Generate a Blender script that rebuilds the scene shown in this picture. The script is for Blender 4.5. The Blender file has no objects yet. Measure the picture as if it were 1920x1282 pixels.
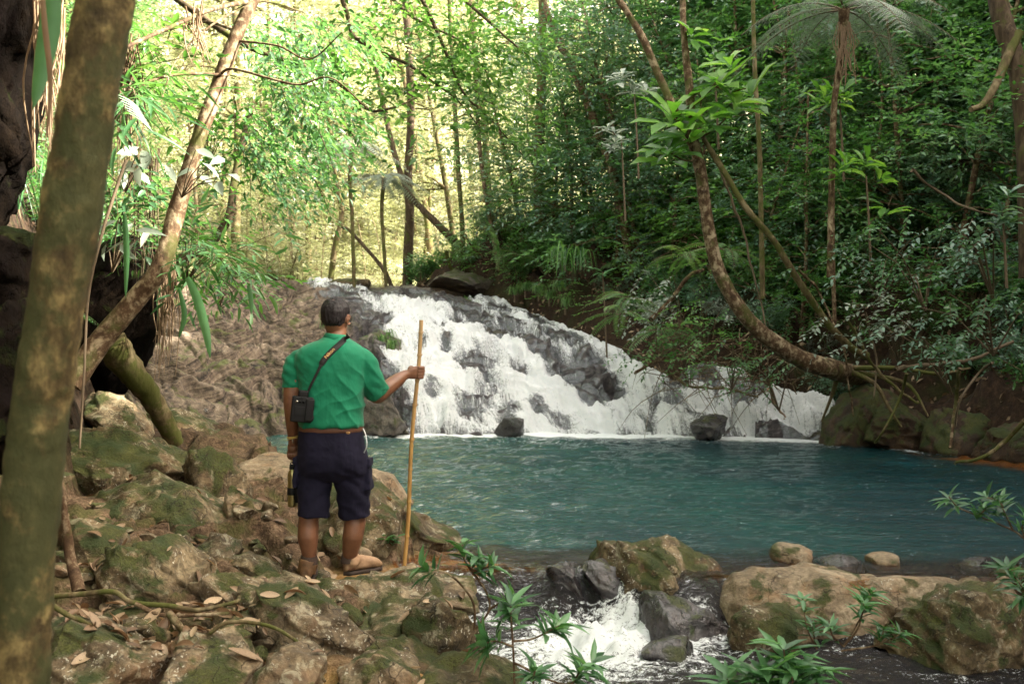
import bpy, math, random
import numpy as np
from mathutils import Vector
R = math.radians
sc = bpy.context.scene
col = sc.collection

# ------------------------------------------------------------------ camera, sky, sun, exposure
F = 1867.0; CX = 960.0; HY = 657.0; CAMZ = 1.5          # photo pixels (1920 wide), horizon row, eye height
cam_d = bpy.data.cameras.new("camera"); cam = bpy.data.objects.new("camera", cam_d); col.objects.link(cam)
cam_d.sensor_width = 36.0; cam_d.lens = 36.0*F/1920.0
cam_d.clip_start = 0.05; cam_d.clip_end = 600
cam.location = (0, 0, CAMZ); cam.rotation_euler = (R(90)+math.atan((HY-641)/F), 0, 0)
cam_d.dof.use_dof = True; cam_d.dof.focus_distance = 7.0; cam_d.dof.aperture_fstop = 4.0
sc.camera = cam
SUN_EL, SUN_AZ = 36.0, 97.0                               # azimuth from +Y towards +X
w = bpy.data.worlds.new("World"); sc.world = w; w.use_nodes = True
nt = w.node_tree; bg = nt.nodes['Background']
sky = nt.nodes.new('ShaderNodeTexSky'); sky.sky_type = 'NISHITA'; sky.sun_disc = False
sky.sun_elevation = R(SUN_EL); sky.sun_rotation = R(SUN_AZ); sky.dust_density = 3.0; sky.air_density = 0.9; sky.ozone_density = 0.6
hs = nt.nodes.new('ShaderNodeHueSaturation'); hs.inputs['Saturation'].default_value = 0.38
nt.links.new(sky.outputs[0], hs.inputs['Color']); wb = nt.nodes.new('ShaderNodeMix'); wb.data_type = 'RGBA'; wb.blend_type = 'MULTIPLY'; wb.inputs[0].default_value = 1.0; wb.inputs[7].default_value = (1.14, 1.0, .83, 1); nt.links.new(hs.outputs[0], wb.inputs[6]); nt.links.new(wb.outputs[2], bg.inputs[0]); bg.inputs[1].default_value = 0.15
sun_d = bpy.data.lights.new("sun", 'SUN'); sun = bpy.data.objects.new("sun", sun_d); col.objects.link(sun)
sun_d.energy = 5.0; sun_d.angle = R(0.5); sun_d.color = (1.0, 0.93, 0.76)
sd = Vector((math.sin(R(SUN_AZ))*math.cos(R(SUN_EL)), math.cos(R(SUN_AZ))*math.cos(R(SUN_EL)), math.sin(R(SUN_EL))))
sun.rotation_euler = (-sd).to_track_quat('-Z', 'Y').to_euler()
vs = sc.view_settings; vs.view_transform = 'Standard'; vs.look = 'None'; vs.gamma = 1.0; vs.exposure = 3.02
sc.cycles.max_bounces = 6; sc.cycles.diffuse_bounces = 3; sc.cycles.glossy_bounces = 3; sc.cycles.transmission_bounces = 4
sc.cycles.transparent_max_bounces = 8; sc.cycles.caustics_reflective = False; sc.cycles.caustics_refractive = False

# ------------------------------------------------------------------ helpers
def P(px, py, Y):
    return np.array(((px-CX)/F*Y, Y, CAMZ+(HY-py)/F*Y))
def pxof(x, y): return CX+F*x/np.maximum(y, .3)
def sstep(a, b, x):
    t = np.clip((x-a)/(b-a), 0, 1); return t*t*(3-2*t)
def _h(ix, iy, iz, s=0):
    h = (ix.astype(np.int64)*374761393 + iy.astype(np.int64)*668265263 + iz.astype(np.int64)*2147483647 + s*974711) & 0xffffffff
    h = ((h ^ (h >> 13))*1274126177) & 0xffffffff
    h = ((h ^ (h >> 16))*2246822519) & 0xffffffff
    return ((h ^ (h >> 15)) & 0xffffff)/float(0xffffff)
def vnoise(x, y, z, s=0):
    ix, iy, iz = np.floor(x), np.floor(y), np.floor(z)
    fx, fy, fz = x-ix, y-iy, z-iz
    fx, fy, fz = [f*f*f*(f*(f*6-15)+10) for f in (fx, fy, fz)]
    r = 0
    for a in (0, 1):
        for b in (0, 1):
            for c in (0, 1):
                wgt = (fx if a else 1-fx)*(fy if b else 1-fy)*(fz if c else 1-fz)
                r = r+wgt*_h(ix+a, iy+b, iz+c, s)
    return r*2-1
def fbm(x, y, z, oct=4, s=0, g=0.5):
    x = np.asarray(x, float); y = np.asarray(y, float)+0*x; z = np.asarray(z, float)+0*x
    r = 0; a = 1.0; f = 1.0
    for k in range(oct):
        r = r+a*vnoise(x*f+k*7.3, y*f-k*3.1, z*f+k*5.7, s+k); a *= g; f *= 2.03
    return r
def worley(x, y, s=0):
    """F1, F2, cell random, tilt value"""
    ix, iy = np.floor(x), np.floor(y)
    f1 = np.full(x.shape, 9.0); f2 = np.full(x.shape, 9.0); rid = np.zeros(x.shape); tl = np.zeros(x.shape)
    for a in (-1, 0, 1):
        for b in (-1, 0, 1):
            cx = ix+a; cy = iy+b; z0 = np.zeros_like(cx)
            ox = cx+_h(cx, cy, z0, s+1); oy = cy+_h(cx, cy, z0, s+2)
            d = np.maximum(abs(x-ox), abs(y-oy))*.6+np.hypot(x-ox, y-oy)*.5
            rr = _h(cx, cy, z0, s+3)
            t = (x-ox)*(_h(cx, cy, z0, s+4)*2-1)+(y-oy)*(_h(cx, cy, z0, s+5)*2-1)
            m = d < f1
            f2 = np.where(m, f1, np.minimum(f2, d)); rid = np.where(m, rr, rid); tl = np.where(m, t, tl); f1 = np.where(m, d, f1)
    return f1, f2, rid, tl
def sdf_poly(px, py, poly):
    """signed distance, positive inside"""
    px = np.asarray(px, float); py = np.asarray(py, float)
    d = np.full(px.shape, 1e9); ins = np.zeros(px.shape, bool); n = len(poly)
    for i in range(n):
        ax, ay = poly[i]; bx, by = poly[(i+1) % n]
        ex, ey = bx-ax, by-ay; t = np.clip(((px-ax)*ex+(py-ay)*ey)/(ex*ex+ey*ey+1e-12), 0, 1)
        d = np.minimum(d, np.hypot(px-ax-t*ex, py-ay-t*ey))
        c = ((ay > py) != (by > py))
        xi = ex*(py-ay)/(ey if abs(ey) > 1e-9 else 1e-9)+ax
        ins ^= c & (px < xi)
    return np.where(ins, d, -d)
def catmull(pts, n):
    pts = np.asarray(pts, float); m = len(pts)
    if m < 3:
        t = np.linspace(0, 1, n)[:, None]; return pts[0]*(1-t)+pts[-1]*t
    e = np.vstack([2*pts[0]-pts[1], pts, 2*pts[-1]-pts[-2]])
    out = []
    for u in np.linspace(0, m-1-1e-6, n):
        i = int(u); t = u-i; p0, p1, p2, p3 = e[i:i+4]
        out.append(.5*(2*p1+(p2-p0)*t+(2*p0-5*p1+4*p2-p3)*t*t+(3*p1-p0-3*p2+p3)*t**3))
    return np.array(out)
def nrm(v):
    v = np.asarray(v, float); return v/np.maximum(np.linalg.norm(v, axis=-1, keepdims=True), 1e-9)

class MB:
    """collects triangles; builds ONE mesh"""
    def __init__(s): s.v = []; s.f = []; s.a = []; s.m = []; s.n = 0
    def add(s, v, f, a=None, mat=0):
        v = np.asarray(v, float).reshape(-1, 3); f = np.asarray(f, np.int64)
        if f.shape[1] == 4: f = np.vstack([f[:, [0, 1, 2]], f[:, [0, 2, 3]]])
        s.v.append(v); s.f.append(f+s.n); s.n += len(v)
        s.a.append(np.full(len(v), .5) if a is None else np.broadcast_to(np.asarray(a, float), (len(v),)))
        s.m.append(np.full(len(f), mat, np.int32)); return s
    def tube(s, pts, rad, seg=8, cap=True, a=None, n=None, sy=1.0):
        pts = np.asarray(pts, float); rad = np.broadcast_to(np.asarray(rad, float), (len(pts),))
        if n and len(pts) > 2:
            rad = np.interp(np.linspace(0, len(pts)-1, n), np.arange(len(pts)), rad); pts = catmull(pts, n)
        d = nrm(np.gradient(pts, axis=0)); up = np.array((0, 0, 1.0)) if abs(d[0][2]) < .9 else np.array((0, 1.0, 0))
        u = nrm(np.cross(up, d[0])); V = []
        ang = np.linspace(0, 2*np.pi, seg, endpoint=False)
        for i in range(len(pts)):
            u = nrm(u-d[i]*np.dot(u, d[i])); w_ = np.cross(d[i], u)
            V.append(pts[i]+rad[i]*(np.cos(ang)[:, None]*u+sy*np.sin(ang)[:, None]*w_))
        V = np.vstack(V); k = len(pts); fs = []
        i, j = np.meshgrid(np.arange(k-1), np.arange(seg), indexing='ij'); i = i.ravel(); j = j.ravel(); j2 = (j+1) % seg
        fs = np.stack([i*seg+j, i*seg+j2, (i+1)*seg+j2, (i+1)*seg+j], 1)
        s.add(V, fs, a)
        if cap:
            for e, o in ((0, 1), (k-1, 0)):
                c = np.vstack([V[e*seg:(e+1)*seg], pts[e]]); jj = np.arange(seg); q = (jj+1) % seg
                f = np.stack([jj, q, np.full(seg, seg)], 1); s.add(c, f[:, ::-1] if o else f, a)
        return s
    def box(s, c, d, rot=None):
        v = np.array([(x, y, z) for x in (-.5, .5) for y in (-.5, .5) for z in (-.5, .5)])*np.array(d)
        if rot is not None: v = v@np.asarray(rot).T
        f = [(0, 1, 3, 2), (4, 6, 7, 5), (0, 4, 5, 1), (2, 3, 7, 6), (0, 2, 6, 4), (1, 5, 7, 3)]
        return s.add(v+np.asarray(c), f)
    def lathe(s, prof, seg=24, M=None, c=(0, 0, 0)):
        prof = np.array(prof, float); ang = np.linspace(0, 2*np.pi, seg, endpoint=False)
        V = np.stack([np.outer(prof[:, 0], np.cos(ang)), np.outer(prof[:, 0], np.sin(ang)), np.outer(prof[:, 1], np.ones(seg))], 2).reshape(-1, 3)
        if M is not None: V = V@np.asarray(M).T
        k = len(prof); i, j = np.meshgrid(np.arange(k-1), np.arange(seg), indexing='ij'); i = i.ravel(); j = j.ravel(); j2 = (j+1) % seg
        return s.add(V+np.asarray(c), np.stack([i*seg+j, i*seg+j2, (i+1)*seg+j2, (i+1)*seg+j], 1))
    def ring(s, rings, cap=True):
        """rings: list of (n,3)"""
        k = len(rings); seg = len(rings[0]); V = np.vstack(rings)
        i, j = np.meshgrid(np.arange(k-1), np.arange(seg), indexing='ij'); i = i.ravel(); j = j.ravel(); j2 = (j+1) % seg
        s.add(V, np.stack([i*seg+j, i*seg+j2, (i+1)*seg+j2, (i+1)*seg+j], 1))
        if cap:
            for e, o in ((0, 1), (k-1, 0)):
                c = np.vstack([rings[e], np.mean(rings[e], 0)]); jj = np.arange(seg); q = (jj+1) % seg
                f = np.stack([jj, q, np.full(seg, seg)], 1); s.add(c, f[:, ::-1] if o else f)
        return s
    def mesh(s, name, smooth=True, attr='rnd'):
        V = np.vstack(s.v); T = np.vstack(s.f); me = bpy.data.meshes.new(name)
        me.vertices.add(len(V)); me.vertices.foreach_set('co', V.astype(np.float32).ravel())
        me.loops.add(len(T)*3); me.loops.foreach_set('vertex_index', T.astype(np.int32).ravel())
        me.polygons.add(len(T)); me.polygons.foreach_set('loop_start', np.arange(0, len(T)*3, 3, dtype=np.int32))
        me.polygons.foreach_set('material_index', np.concatenate(s.m))
        me.update(calc_edges=True)
        if smooth: me.polygons.foreach_set('use_smooth', np.ones(len(T), bool))
        a = me.attributes.new(attr, 'FLOAT', 'POINT'); a.data.foreach_set('value', np.concatenate(s.a).astype(np.float32))
        return me
    def build(s, name, mats, parent=None, loc=None, smooth=True):
        me = s.mesh(name, smooth)
        for m in (mats if isinstance(mats, (list, tuple)) else [mats]): me.materials.append(m)
        return link(name, me, parent, loc)
def link(name, me, parent=None, loc=None):
    o = bpy.data.objects.new(name, me); col.objects.link(o)
    if parent is not None: o.parent = parent
    if loc is not None: o.location = loc
    return o
def tag(o, label=None, cat=None, group=None, kind=None):
    if label: o['label'] = label
    if cat: o['category'] = cat
    if group: o['group'] = group
    if kind: o['kind'] = kind
    return o
def empty(name, loc, label, cat, group=None):
    o = bpy.data.objects.new(name, None); col.objects.link(o); o.location = loc; o.empty_display_size = .2
    return tag(o, label, cat, group)
def copy_tree(o, parent=None):
    c = o.copy(); col.objects.link(c); c.parent = parent
    for ch in o.children: copy_tree(ch, c)
    return c
def gridmesh(name, V, nu, nv, attrs=None, keep=None):
    """V (nu*nv,3) row-major, quads"""
    i, j = np.meshgrid(np.arange(nu-1), np.arange(nv-1), indexing='ij'); i = i.ravel(); j = j.ravel()
    q = np.stack([i*nv+j, (i+1)*nv+j, (i+1)*nv+j+1, i*nv+j+1], 1)
    if keep is not None: q = q[keep[q].any(1)]
    used = np.zeros(len(V), bool); used[q.ravel()] = True; remap = np.cumsum(used)-1
    V = V[used]; q = remap[q]
    me = bpy.data.meshes.new(name); me.vertices.add(len(V)); me.vertices.foreach_set('co', V.astype(np.float32).ravel())
    me.loops.add(len(q)*4); me.loops.foreach_set('vertex_index', q.astype(np.int32).ravel())
    me.polygons.add(len(q)); me.polygons.foreach_set('loop_start', np.arange(0, len(q)*4, 4, dtype=np.int32))
    me.update(calc_edges=True); me.polygons.foreach_set('use_smooth', np.ones(len(q), bool))
    for k, a in (attrs or {}).items():
        at = me.attributes.new(k, 'FLOAT', 'POINT'); at.data.foreach_set('value', np.asarray(a)[used].astype(np.float32))
    return me

# ------------------------------------------------------------------ materials
class NT:
    def __init__(s, name):
        s.m = bpy.data.materials.new(name); s.m.use_nodes = True; s.t = s.m.node_tree; s.t.nodes.clear()
        s.out = s.t.nodes.new('ShaderNodeOutputMaterial')
    def n(s, typ, inp=None, **kw):
        nd = s.t.nodes.new(typ)
        for k, v in kw.items(): setattr(nd, k, v)
        for k, v in (inp or {}).items(): s.set(nd.inputs[k], v)
        return nd
    def set(s, sock, v):
        if hasattr(v, 'is_output') or isinstance(v, bpy.types.NodeSocket): s.t.links.new(v, sock)
        elif isinstance(v, bpy.types.Node): s.t.links.new(v.outputs[0], sock)
        else:
            if isinstance(v, tuple) and len(v) == 3 and sock.type == 'RGBA': v = v+(1,)
            sock.default_value = v
    def noise(s, vec, scale, detail=4, rough=.55, dist=0.0):
        return s.n('ShaderNodeTexNoise', {'Vector': vec, 'Scale': scale, 'Detail': detail, 'Roughness': rough, 'Distortion': dist}).outputs[0]
    def ramp(s, fac, stops, interp='LINEAR'):
        r = s.n('ShaderNodeValToRGB', {'Fac': fac}); cr = r.color_ramp; cr.interpolation = interp
        while len(cr.elements) < len(stops): cr.elements.new(.5)
        for e, (p, c) in zip(cr.elements, stops): e.position = p; e.color = (c if isinstance(c, tuple) else (c, c, c))+(1,)
        return r.outputs[0]
    def mix(s, fac, a, b, mode='MIX'):
        m = s.n('ShaderNodeMix', data_type='RGBA', blend_type=mode); s.set(m.inputs[0], fac); s.set(m.inputs[6], a); s.set(m.inputs[7], b); return m.outputs[2]
    def math(s, op, a, b=0.0, c=0.0, clamp=False):
        m = s.n('ShaderNodeMath', operation=op, use_clamp=clamp); s.set(m.inputs[0], a); s.set(m.inputs[1], b)
        if op in ('MULTIPLY_ADD',): s.set(m.inputs[2], c)
        return m.outputs[0]
    def rng(s, v, a, b, c=0.0, d=1.0):
        return s.n('ShaderNodeMapRange', {'Value': v, 'From Min': a, 'From Max': b, 'To Min': c, 'To Max': d}).outputs[0]
    def coord(s, kind='Object', scale=(1, 1, 1), rot=(0, 0, 0)):
        o = s.n('ShaderNodeTexCoord').outputs[kind]
        if scale != (1, 1, 1) or rot != (0, 0, 0):
            o = s.n('ShaderNodeMapping', {'Vector': o, 'Scale': scale, 'Rotation': rot}).outputs[0]
        return o
    def attr(s, name): return s.n('ShaderNodeAttribute', attribute_name=name).outputs['Fac']
    def bump(s, h, strength=.5, dist=.02, normal=None):
        i = {'Height': h, 'Strength': strength, 'Distance': dist}
        if normal is not None: i['Normal'] = normal
        return s.n('ShaderNodeBump', i).outputs[0]
    def pbsdf(s, **kw):
        return s.n('ShaderNodeBsdfPrincipled', {k.replace('_', ' '): v for k, v in kw.items()})
    def done(s, sh): s.set(s.out.inputs[0], sh); return s.m

def leaf_mat(name, dark, mid, light, rough=.42, trans=.35, tcol=None, spec=.5):
    t = NT(name); r = t.attr('rnd'); oi = t.n('ShaderNodeObjectInfo').outputs['Random']
    v = t.math('ADD', t.math('MULTIPLY', r, .75), t.math('MULTIPLY', oi, .25))
    c = t.ramp(v, [(0.03, dark), (.45, mid), (.82, light), (.97, tuple(min(1, x*1.35) for x in light))])
    vein = t.noise(t.coord('Object'), 14, 2)
    c = t.mix(t.rng(vein, .3, .8, 0, .35), c, tuple(x*.55 for x in dark))
    b = t.pbsdf(Base_Color=c, Roughness=rough, Specular_IOR_Level=spec)
    tc = t.mix(1.0, c, tcol or (1.25, 1.3, .65), 'MULTIPLY')
    tr = t.n('ShaderNodeBsdfTranslucent', {'Color': tc})
    m = t.n('ShaderNodeMixShader', {0: trans, 1: b.outputs[0], 2: tr.outputs[0]})
    return t.done(m.outputs[0])
def plain(name, c, rough=.6, metal=0.0, var=.15, scale=20, bump=.0, spec=.5, bdist=.004):
    t = NT(name); o = t.coord('Object'); n = t.noise(o, scale, 4)
    cc = t.mix(t.rng(n, .3, .7), tuple(x*(1-var) for x in c), tuple(min(1, x*(1+var)) for x in c))
    kw = dict(Base_Color=cc, Roughness=rough, Metallic=metal, Specular_IOR_Level=spec)
    if bump: kw['Normal'] = t.bump(n, bump, bdist)
    return t.done(t.pbsdf(**kw).outputs[0])
def rock_mat(name, dark, mid, light, moss=.5, lichen=.3, wet=0.0, mosscol=(.052, .056, .012), rough=.85):
    t = NT(name); o = t.n('ShaderNodeNewGeometry').outputs['Position']
    nz = t.n('ShaderNodeSeparateXYZ', {0: t.n('ShaderNodeNewGeometry').outputs['Normal']}).outputs[2]
    n1 = t.noise(o, 2.2, 6, .62); n2 = t.noise(o, 9, 6, .68, .6); n3 = t.noise(o, 45, 4, .6); n4 = t.noise(o, 3.7, 5, .6, .4)
    c = t.ramp(t.math('ADD', t.math('MULTIPLY', n1, .45), t.math('MULTIPLY', n2, .55)), [(.33, dark), (.5, mid), (.66, light)])
    c = t.mix(t.rng(n3, .35, .7, .0, .55), c, tuple(x*.5 for x in dark))
    tan = t.rng(t.noise(o, 5.3, 3, .6), .52, .68, 0, .4); c = t.mix(tan, c, (mid[0]*1.15, mid[1]*.82, mid[2]*.6))
    # lichen blotches
    if lichen > 0:
        v = t.n('ShaderNodeTexVoronoi', {'Vector': t.n('ShaderNodeVectorMath', {0: o, 1: t.n('ShaderNodeTexNoise', {'Vector': o, 'Scale': 14.0, 'Detail': 3.0}).outputs[1]}, operation='ADD').outputs[0], 'Scale': 6.0})
        v.inputs['Randomness'].default_value = 1.0
        lm = t.math('MULTIPLY', t.rng(v.outputs[0], .10, .26, 1, 0), t.rng(t.noise(o, 1.7, 3), .66-.25*lichen, .72-.25*lichen))
        lm = t.math('MULTIPLY', lm, t.rng(n3, .3, .55, .45, 1)); c = t.mix(t.math('MULTIPLY', lm, .9), c, (.50, .48, .40))
        pl = t.rng(t.noise(o, 11, 6, .7, .8), .64-.1*lichen, .7-.1*lichen, 0, .55); c = t.mix(pl, c, (.34, .31, .22))
    h = t.math('ADD', t.math('MULTIPLY', n2, 1.0), t.math('MULTIPLY', n3, .55))
    if moss > 0:
        up = t.rng(nz, -.35, .75, .0, .16)
        mm = t.rng(t.math('ADD', n4, up), .70-.22*moss, .78-.22*moss); fine = t.noise(o, 70, 4, .75)
        mm = t.math('MULTIPLY', mm, t.rng(fine, .25, .5, .55, 1), clamp=True)
        mc = t.mix(t.rng(fine, .3, .75), tuple(x*.45 for x in mosscol), tuple(x*1.9 for x in mosscol)); mc = t.mix(t.rng(t.noise(o, 6, 3), .4, .65), mc, (mosscol[0]*.55, mosscol[1]*.8, mosscol[2]*.9))
        c = t.mix(mm, c, mc); h = t.math('ADD', h, t.math('MULTIPLY', mm, t.math('MULTIPLY', fine, 1.1)))
    ro = t.rng(n2, .3, .7, max(.15, rough-.15-wet*.5), max(.25, rough-wet*.45))
    crack = t.n('ShaderNodeTexVoronoi', {'Vector': t.n('ShaderNodeVectorMath', {0: o, 1: t.n('ShaderNodeTexNoise', {'Vector': o, 'Scale': 3.0, 'Detail': 4.0}).outputs[1]}, operation='ADD').outputs[0], 'Scale': 1.5}, feature='DISTANCE_TO_EDGE').outputs[0]
    ck = t.rng(crack, 0, .009, .25, 1); c = t.mix(ck, tuple(x*.25 for x in dark), c); h = t.math('ADD', h, t.math('MULTIPLY', ck, .4))
    b = t.pbsdf(Base_Color=c, Roughness=ro, Normal=t.bump(h, .8, .02), Specular_IOR_Level=.35+.4*wet)
    return t.done(b.outputs[0])
def bark_mat(name, base, dark, light, moss=0.3, mosscol=(.06, .07, .012), stretch=.25, scale=14):
    t = NT(name); o = t.coord('Object', (1, 1, stretch)); g = t.coord('Object')
    n = t.noise(o, scale, 6, .7); b = t.noise(g, scale*.33, 5, .6, .5)
    c = t.ramp(n, [(.3, dark), (.5, base), (.72, light)])
    c = t.mix(t.rng(b, .56, .63, 0, .75), c, light); c = t.mix(t.rng(t.noise(g, scale*.5, 5, .65, .3), .6, .66, 0, .7), c, dark)
    c = t.mix(t.rng(t.noise(g, scale*.22, 5, .65), .62-.25*moss, .7-.25*moss, 0, .85), c, mosscol)
    return t.done(t.pbsdf(Base_Color=c, Roughness=.85, Normal=t.bump(n, .7, .015), Specular_IOR_Level=.25).outputs[0])

M = {}
M['leaf_dark'] = leaf_mat('leaf_dark', (.034, .088, .042), (.082, .205, .09), (.21, .40, .19), .30, .48, None, .8)
M['leaf_mid'] = leaf_mat('leaf_mid', (.025, .08, .025), (.06, .18, .045), (.17, .35, .10), .36, .5, None, .7)
M['leaf_teal'] = leaf_mat('leaf_teal', (.045, .10, .07), (.105, .22, .15), (.28, .43, .32), .30, .30, None, .9)
M['leaf_sun'] = leaf_mat('leaf_sun', (.08, .105, .05), (.27, .28, .16), (.58, .58, .42), .5, .45, (1.1, 1.15, .8))  # sun glow of the back forest put into a paler leaf colour
M['leaf_fresh'] = leaf_mat('leaf_fresh', (.04, .11, .03), (.09, .21, .05), (.20, .36, .11), .4, .42, (1.25, 1.3, .7))
M['leaf_big'] = leaf_mat('leaf_big', (.05, .14, .03), (.12, .30, .05), (.26, .46, .11), .38, .5, (1.25, 1.3, .6))
M['leaf_near'] = leaf_mat('leaf_near', (.03, .095, .035), (.06, .17, .06), (.15, .32, .14), .34, .35)
M['leaf_sheen'] = leaf_mat('leaf_sheen', (.14, .19, .14), (.25, .31, .25), (.44, .50, .42), .4, .3, (1, 1, .9))  # sky sheen on glossy leaves put into a pale base colour
M['fern'] = leaf_mat('fern', (.04, .10, .03), (.09, .19, .06), (.2, .32, .12), .45, .4)
M['dry'] = leaf_mat('dry_leaf', (.06, .034, .018), (.20, .12, .065), (.42, .31, .20), .6, .2, (1.2, .9, .6))
M['twig'] = plain('twig', (.10, .07, .04), .8, scale=30)
M['twig_sun'] = plain('twig_sun', (.13, .10, .05), .8, scale=30)  # lighter twig copy, sunlight of the back forest put into the colour
M['soil'] = None
M['stone_warm'] = rock_mat('stone_warm', (.016, .011, .007), (.145, .105, .062), (.42, .33, .21), .22, .9)
M['stone_mossy'] = rock_mat('stone_mossy', (.012, .009, .005), (.105, .075, .038), (.32, .25, .15), .50, .8)
M['stone_tan'] = rock_mat('stone_tan', (.07, .05, .03), (.24, .18, .115), (.46, .37, .26), .12, .3)
M['stone_wet'] = rock_mat('stone_wet', (.008, .007, .009), (.03, .026, .028), (.075, .068, .072), .12, 0, 1.0)
M['stone_cascade'] = rock_mat('stone_cascade', (.03, .024, .022), (.12, .10, .085), (.30, .25, .20), .5, .25, .5)
M['stone_bank'] = rock_mat('stone_bank', (.012, .007, .004), (.045, .026, .013), (.13, .08, .042), .62, 0, .1, (.045, .05, .008))
M['trunk_near'] = bark_mat('trunk_near', (.085, .062, .026), (.02, .014, .008), (.30, .23, .10), .75, (.045, .052, .02), .6, 19)
M['trunk'] = bark_mat('trunk', (.085, .05, .026), (.022, .011, .006), (.36, .29, .19), .35, (.06, .065, .015), .7)
M['trunk_moss'] = bark_mat('trunk_moss', (.10, .075, .035), (.03, .02, .010), (.20, .16, .09), .6)
M['trunk_dark'] = bark_mat('trunk_dark', (.05, .033, .018), (.018, .011, .006), (.11, .08, .05), .3)
# ------------------------------------------------------------------ terrain
POOL = [(-0.55, 7.3), (-1.35, 8.4), (-1.9, 9.8), (-2.9, 12.4), (-4.3, 13.8), (-5.0, 16), (-4.5, 19), (5.5, 19), (6.0, 16.3), (7.0, 13.2), (8.2, 10), (7.5, 7.4), (5.5, 6.5), (2.5, 6.6), (1.0, 6.9), (0.1, 6.9)]
STREAM = [(-0.12, 7.1), (-0.32, 6.5), (-0.38, 5.9), (-0.22, 5.2), (0.0, 4.3), (0.3, 3), (9, 3), (9, 6.4), (6, 6.45), (1.5, 6.5), (1.0, 7.0)]
HILL = [(60, -14), (9, -14), (9.5, 1), (9.6, 7), (8.6, 10), (7.4, 12.6), (6.2, 15.6), (5.35, 17.6), (4.9, 18.6), (3.1, 20.0), (1.75, 22.4), (.6, 24.6), (-.3, 26.4), (-2.2, 28.4), (-3.9, 30.6), (-3.0, 34), (6, 37), (60, 39)]  # ridge carried on unseen beside and behind the camera to block the sun
LEFT = [(-2.2, 2), (-2.5, 5), (-3.25, 7.5), (-4.2, 10), (-5.2, 13.5), (-6.3, 17), (-7.7, 21), (-8.9, 25), (-11, 31), (-16, 40), (-50, 48), (-50, -10), (-2.2, -10)]
KX = [200, 330, 400, 560, 700, 800, 940, 1000, 1100, 1200, 1250, 1350, 1450, 1520, 1600, 1660]
KY = [549, 530, 527, 528, 538, 550, 568, 600, 649, 696, 716, 728, 738, 785, 832, 850]      # crest rows in the photo
KD = [21.5, 24, 25, 27, 27, 26.5, 26, 24.5, 22.3, 20.5, 19.8, 19.2, 18.6, 17.6, 16.6, 15.8]  # crest distance
KB = [14.2, 15.2, 15.9, 17, 17.6, 17.7, 17.7, 17.7, 17.6, 17.5, 17.4, 17.3, 17.0, 16.8, 16.3, 15.6]
def casc(px):
    Yc = np.interp(px, KX, KD); zc = CAMZ+(HY-np.interp(px, KX, KY))/F*Yc; Yb = np.interp(px, KX, KB)
    return Yb, Yc, zc
def casc_z(px, Y):
    Yb, Yc, zc = casc(px); t = (Y-Yb)/(Yc-Yb)
    zz = -.3+(zc+.3)*np.clip(t, 0, 1)**.85
    return t, zz, zc, Yc
BK = [(300, 1282, 4.4, .0), (600, 1282, 4.5, -.02), (300, 1150, 5, .14), (500, 1150, 5.4, .05), (625, 1095, 6.15, .02), (750, 1085, 6.3, .02), (850, 1150, 5.8, -.08), (900, 1080, 6.4, -.1),
      (850, 1250, 5, -.15), (450, 1050, 6, .18), (250, 1000, 6, .34), (450, 950, 7, .3), (200, 920, 7, .44), (500, 880, 9, .3), (350, 850, 9.5, .42), (200, 800, 9, .66), (300, 780, 11, .65),
      (650, 1000, 7.2, .08), (380, 830, 13, .25), (960, 1282, 2, .0), (200, 1282, 3, .1), (200, 1282, -3, .2), (1500, 1282, 0, 0)]
BX = [((a-CX)/F*abs(Y), Y, z) for a, b, Y, z in BK]
def bank_z(x, y):
    n = 0; d = 0
    for bx, by, bz in BX:
        w_ = 1/(((x-bx)**2+(y-by)**2)**1.5+.02); n = n+w_*bz; d = d+w_
    return n/d
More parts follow.
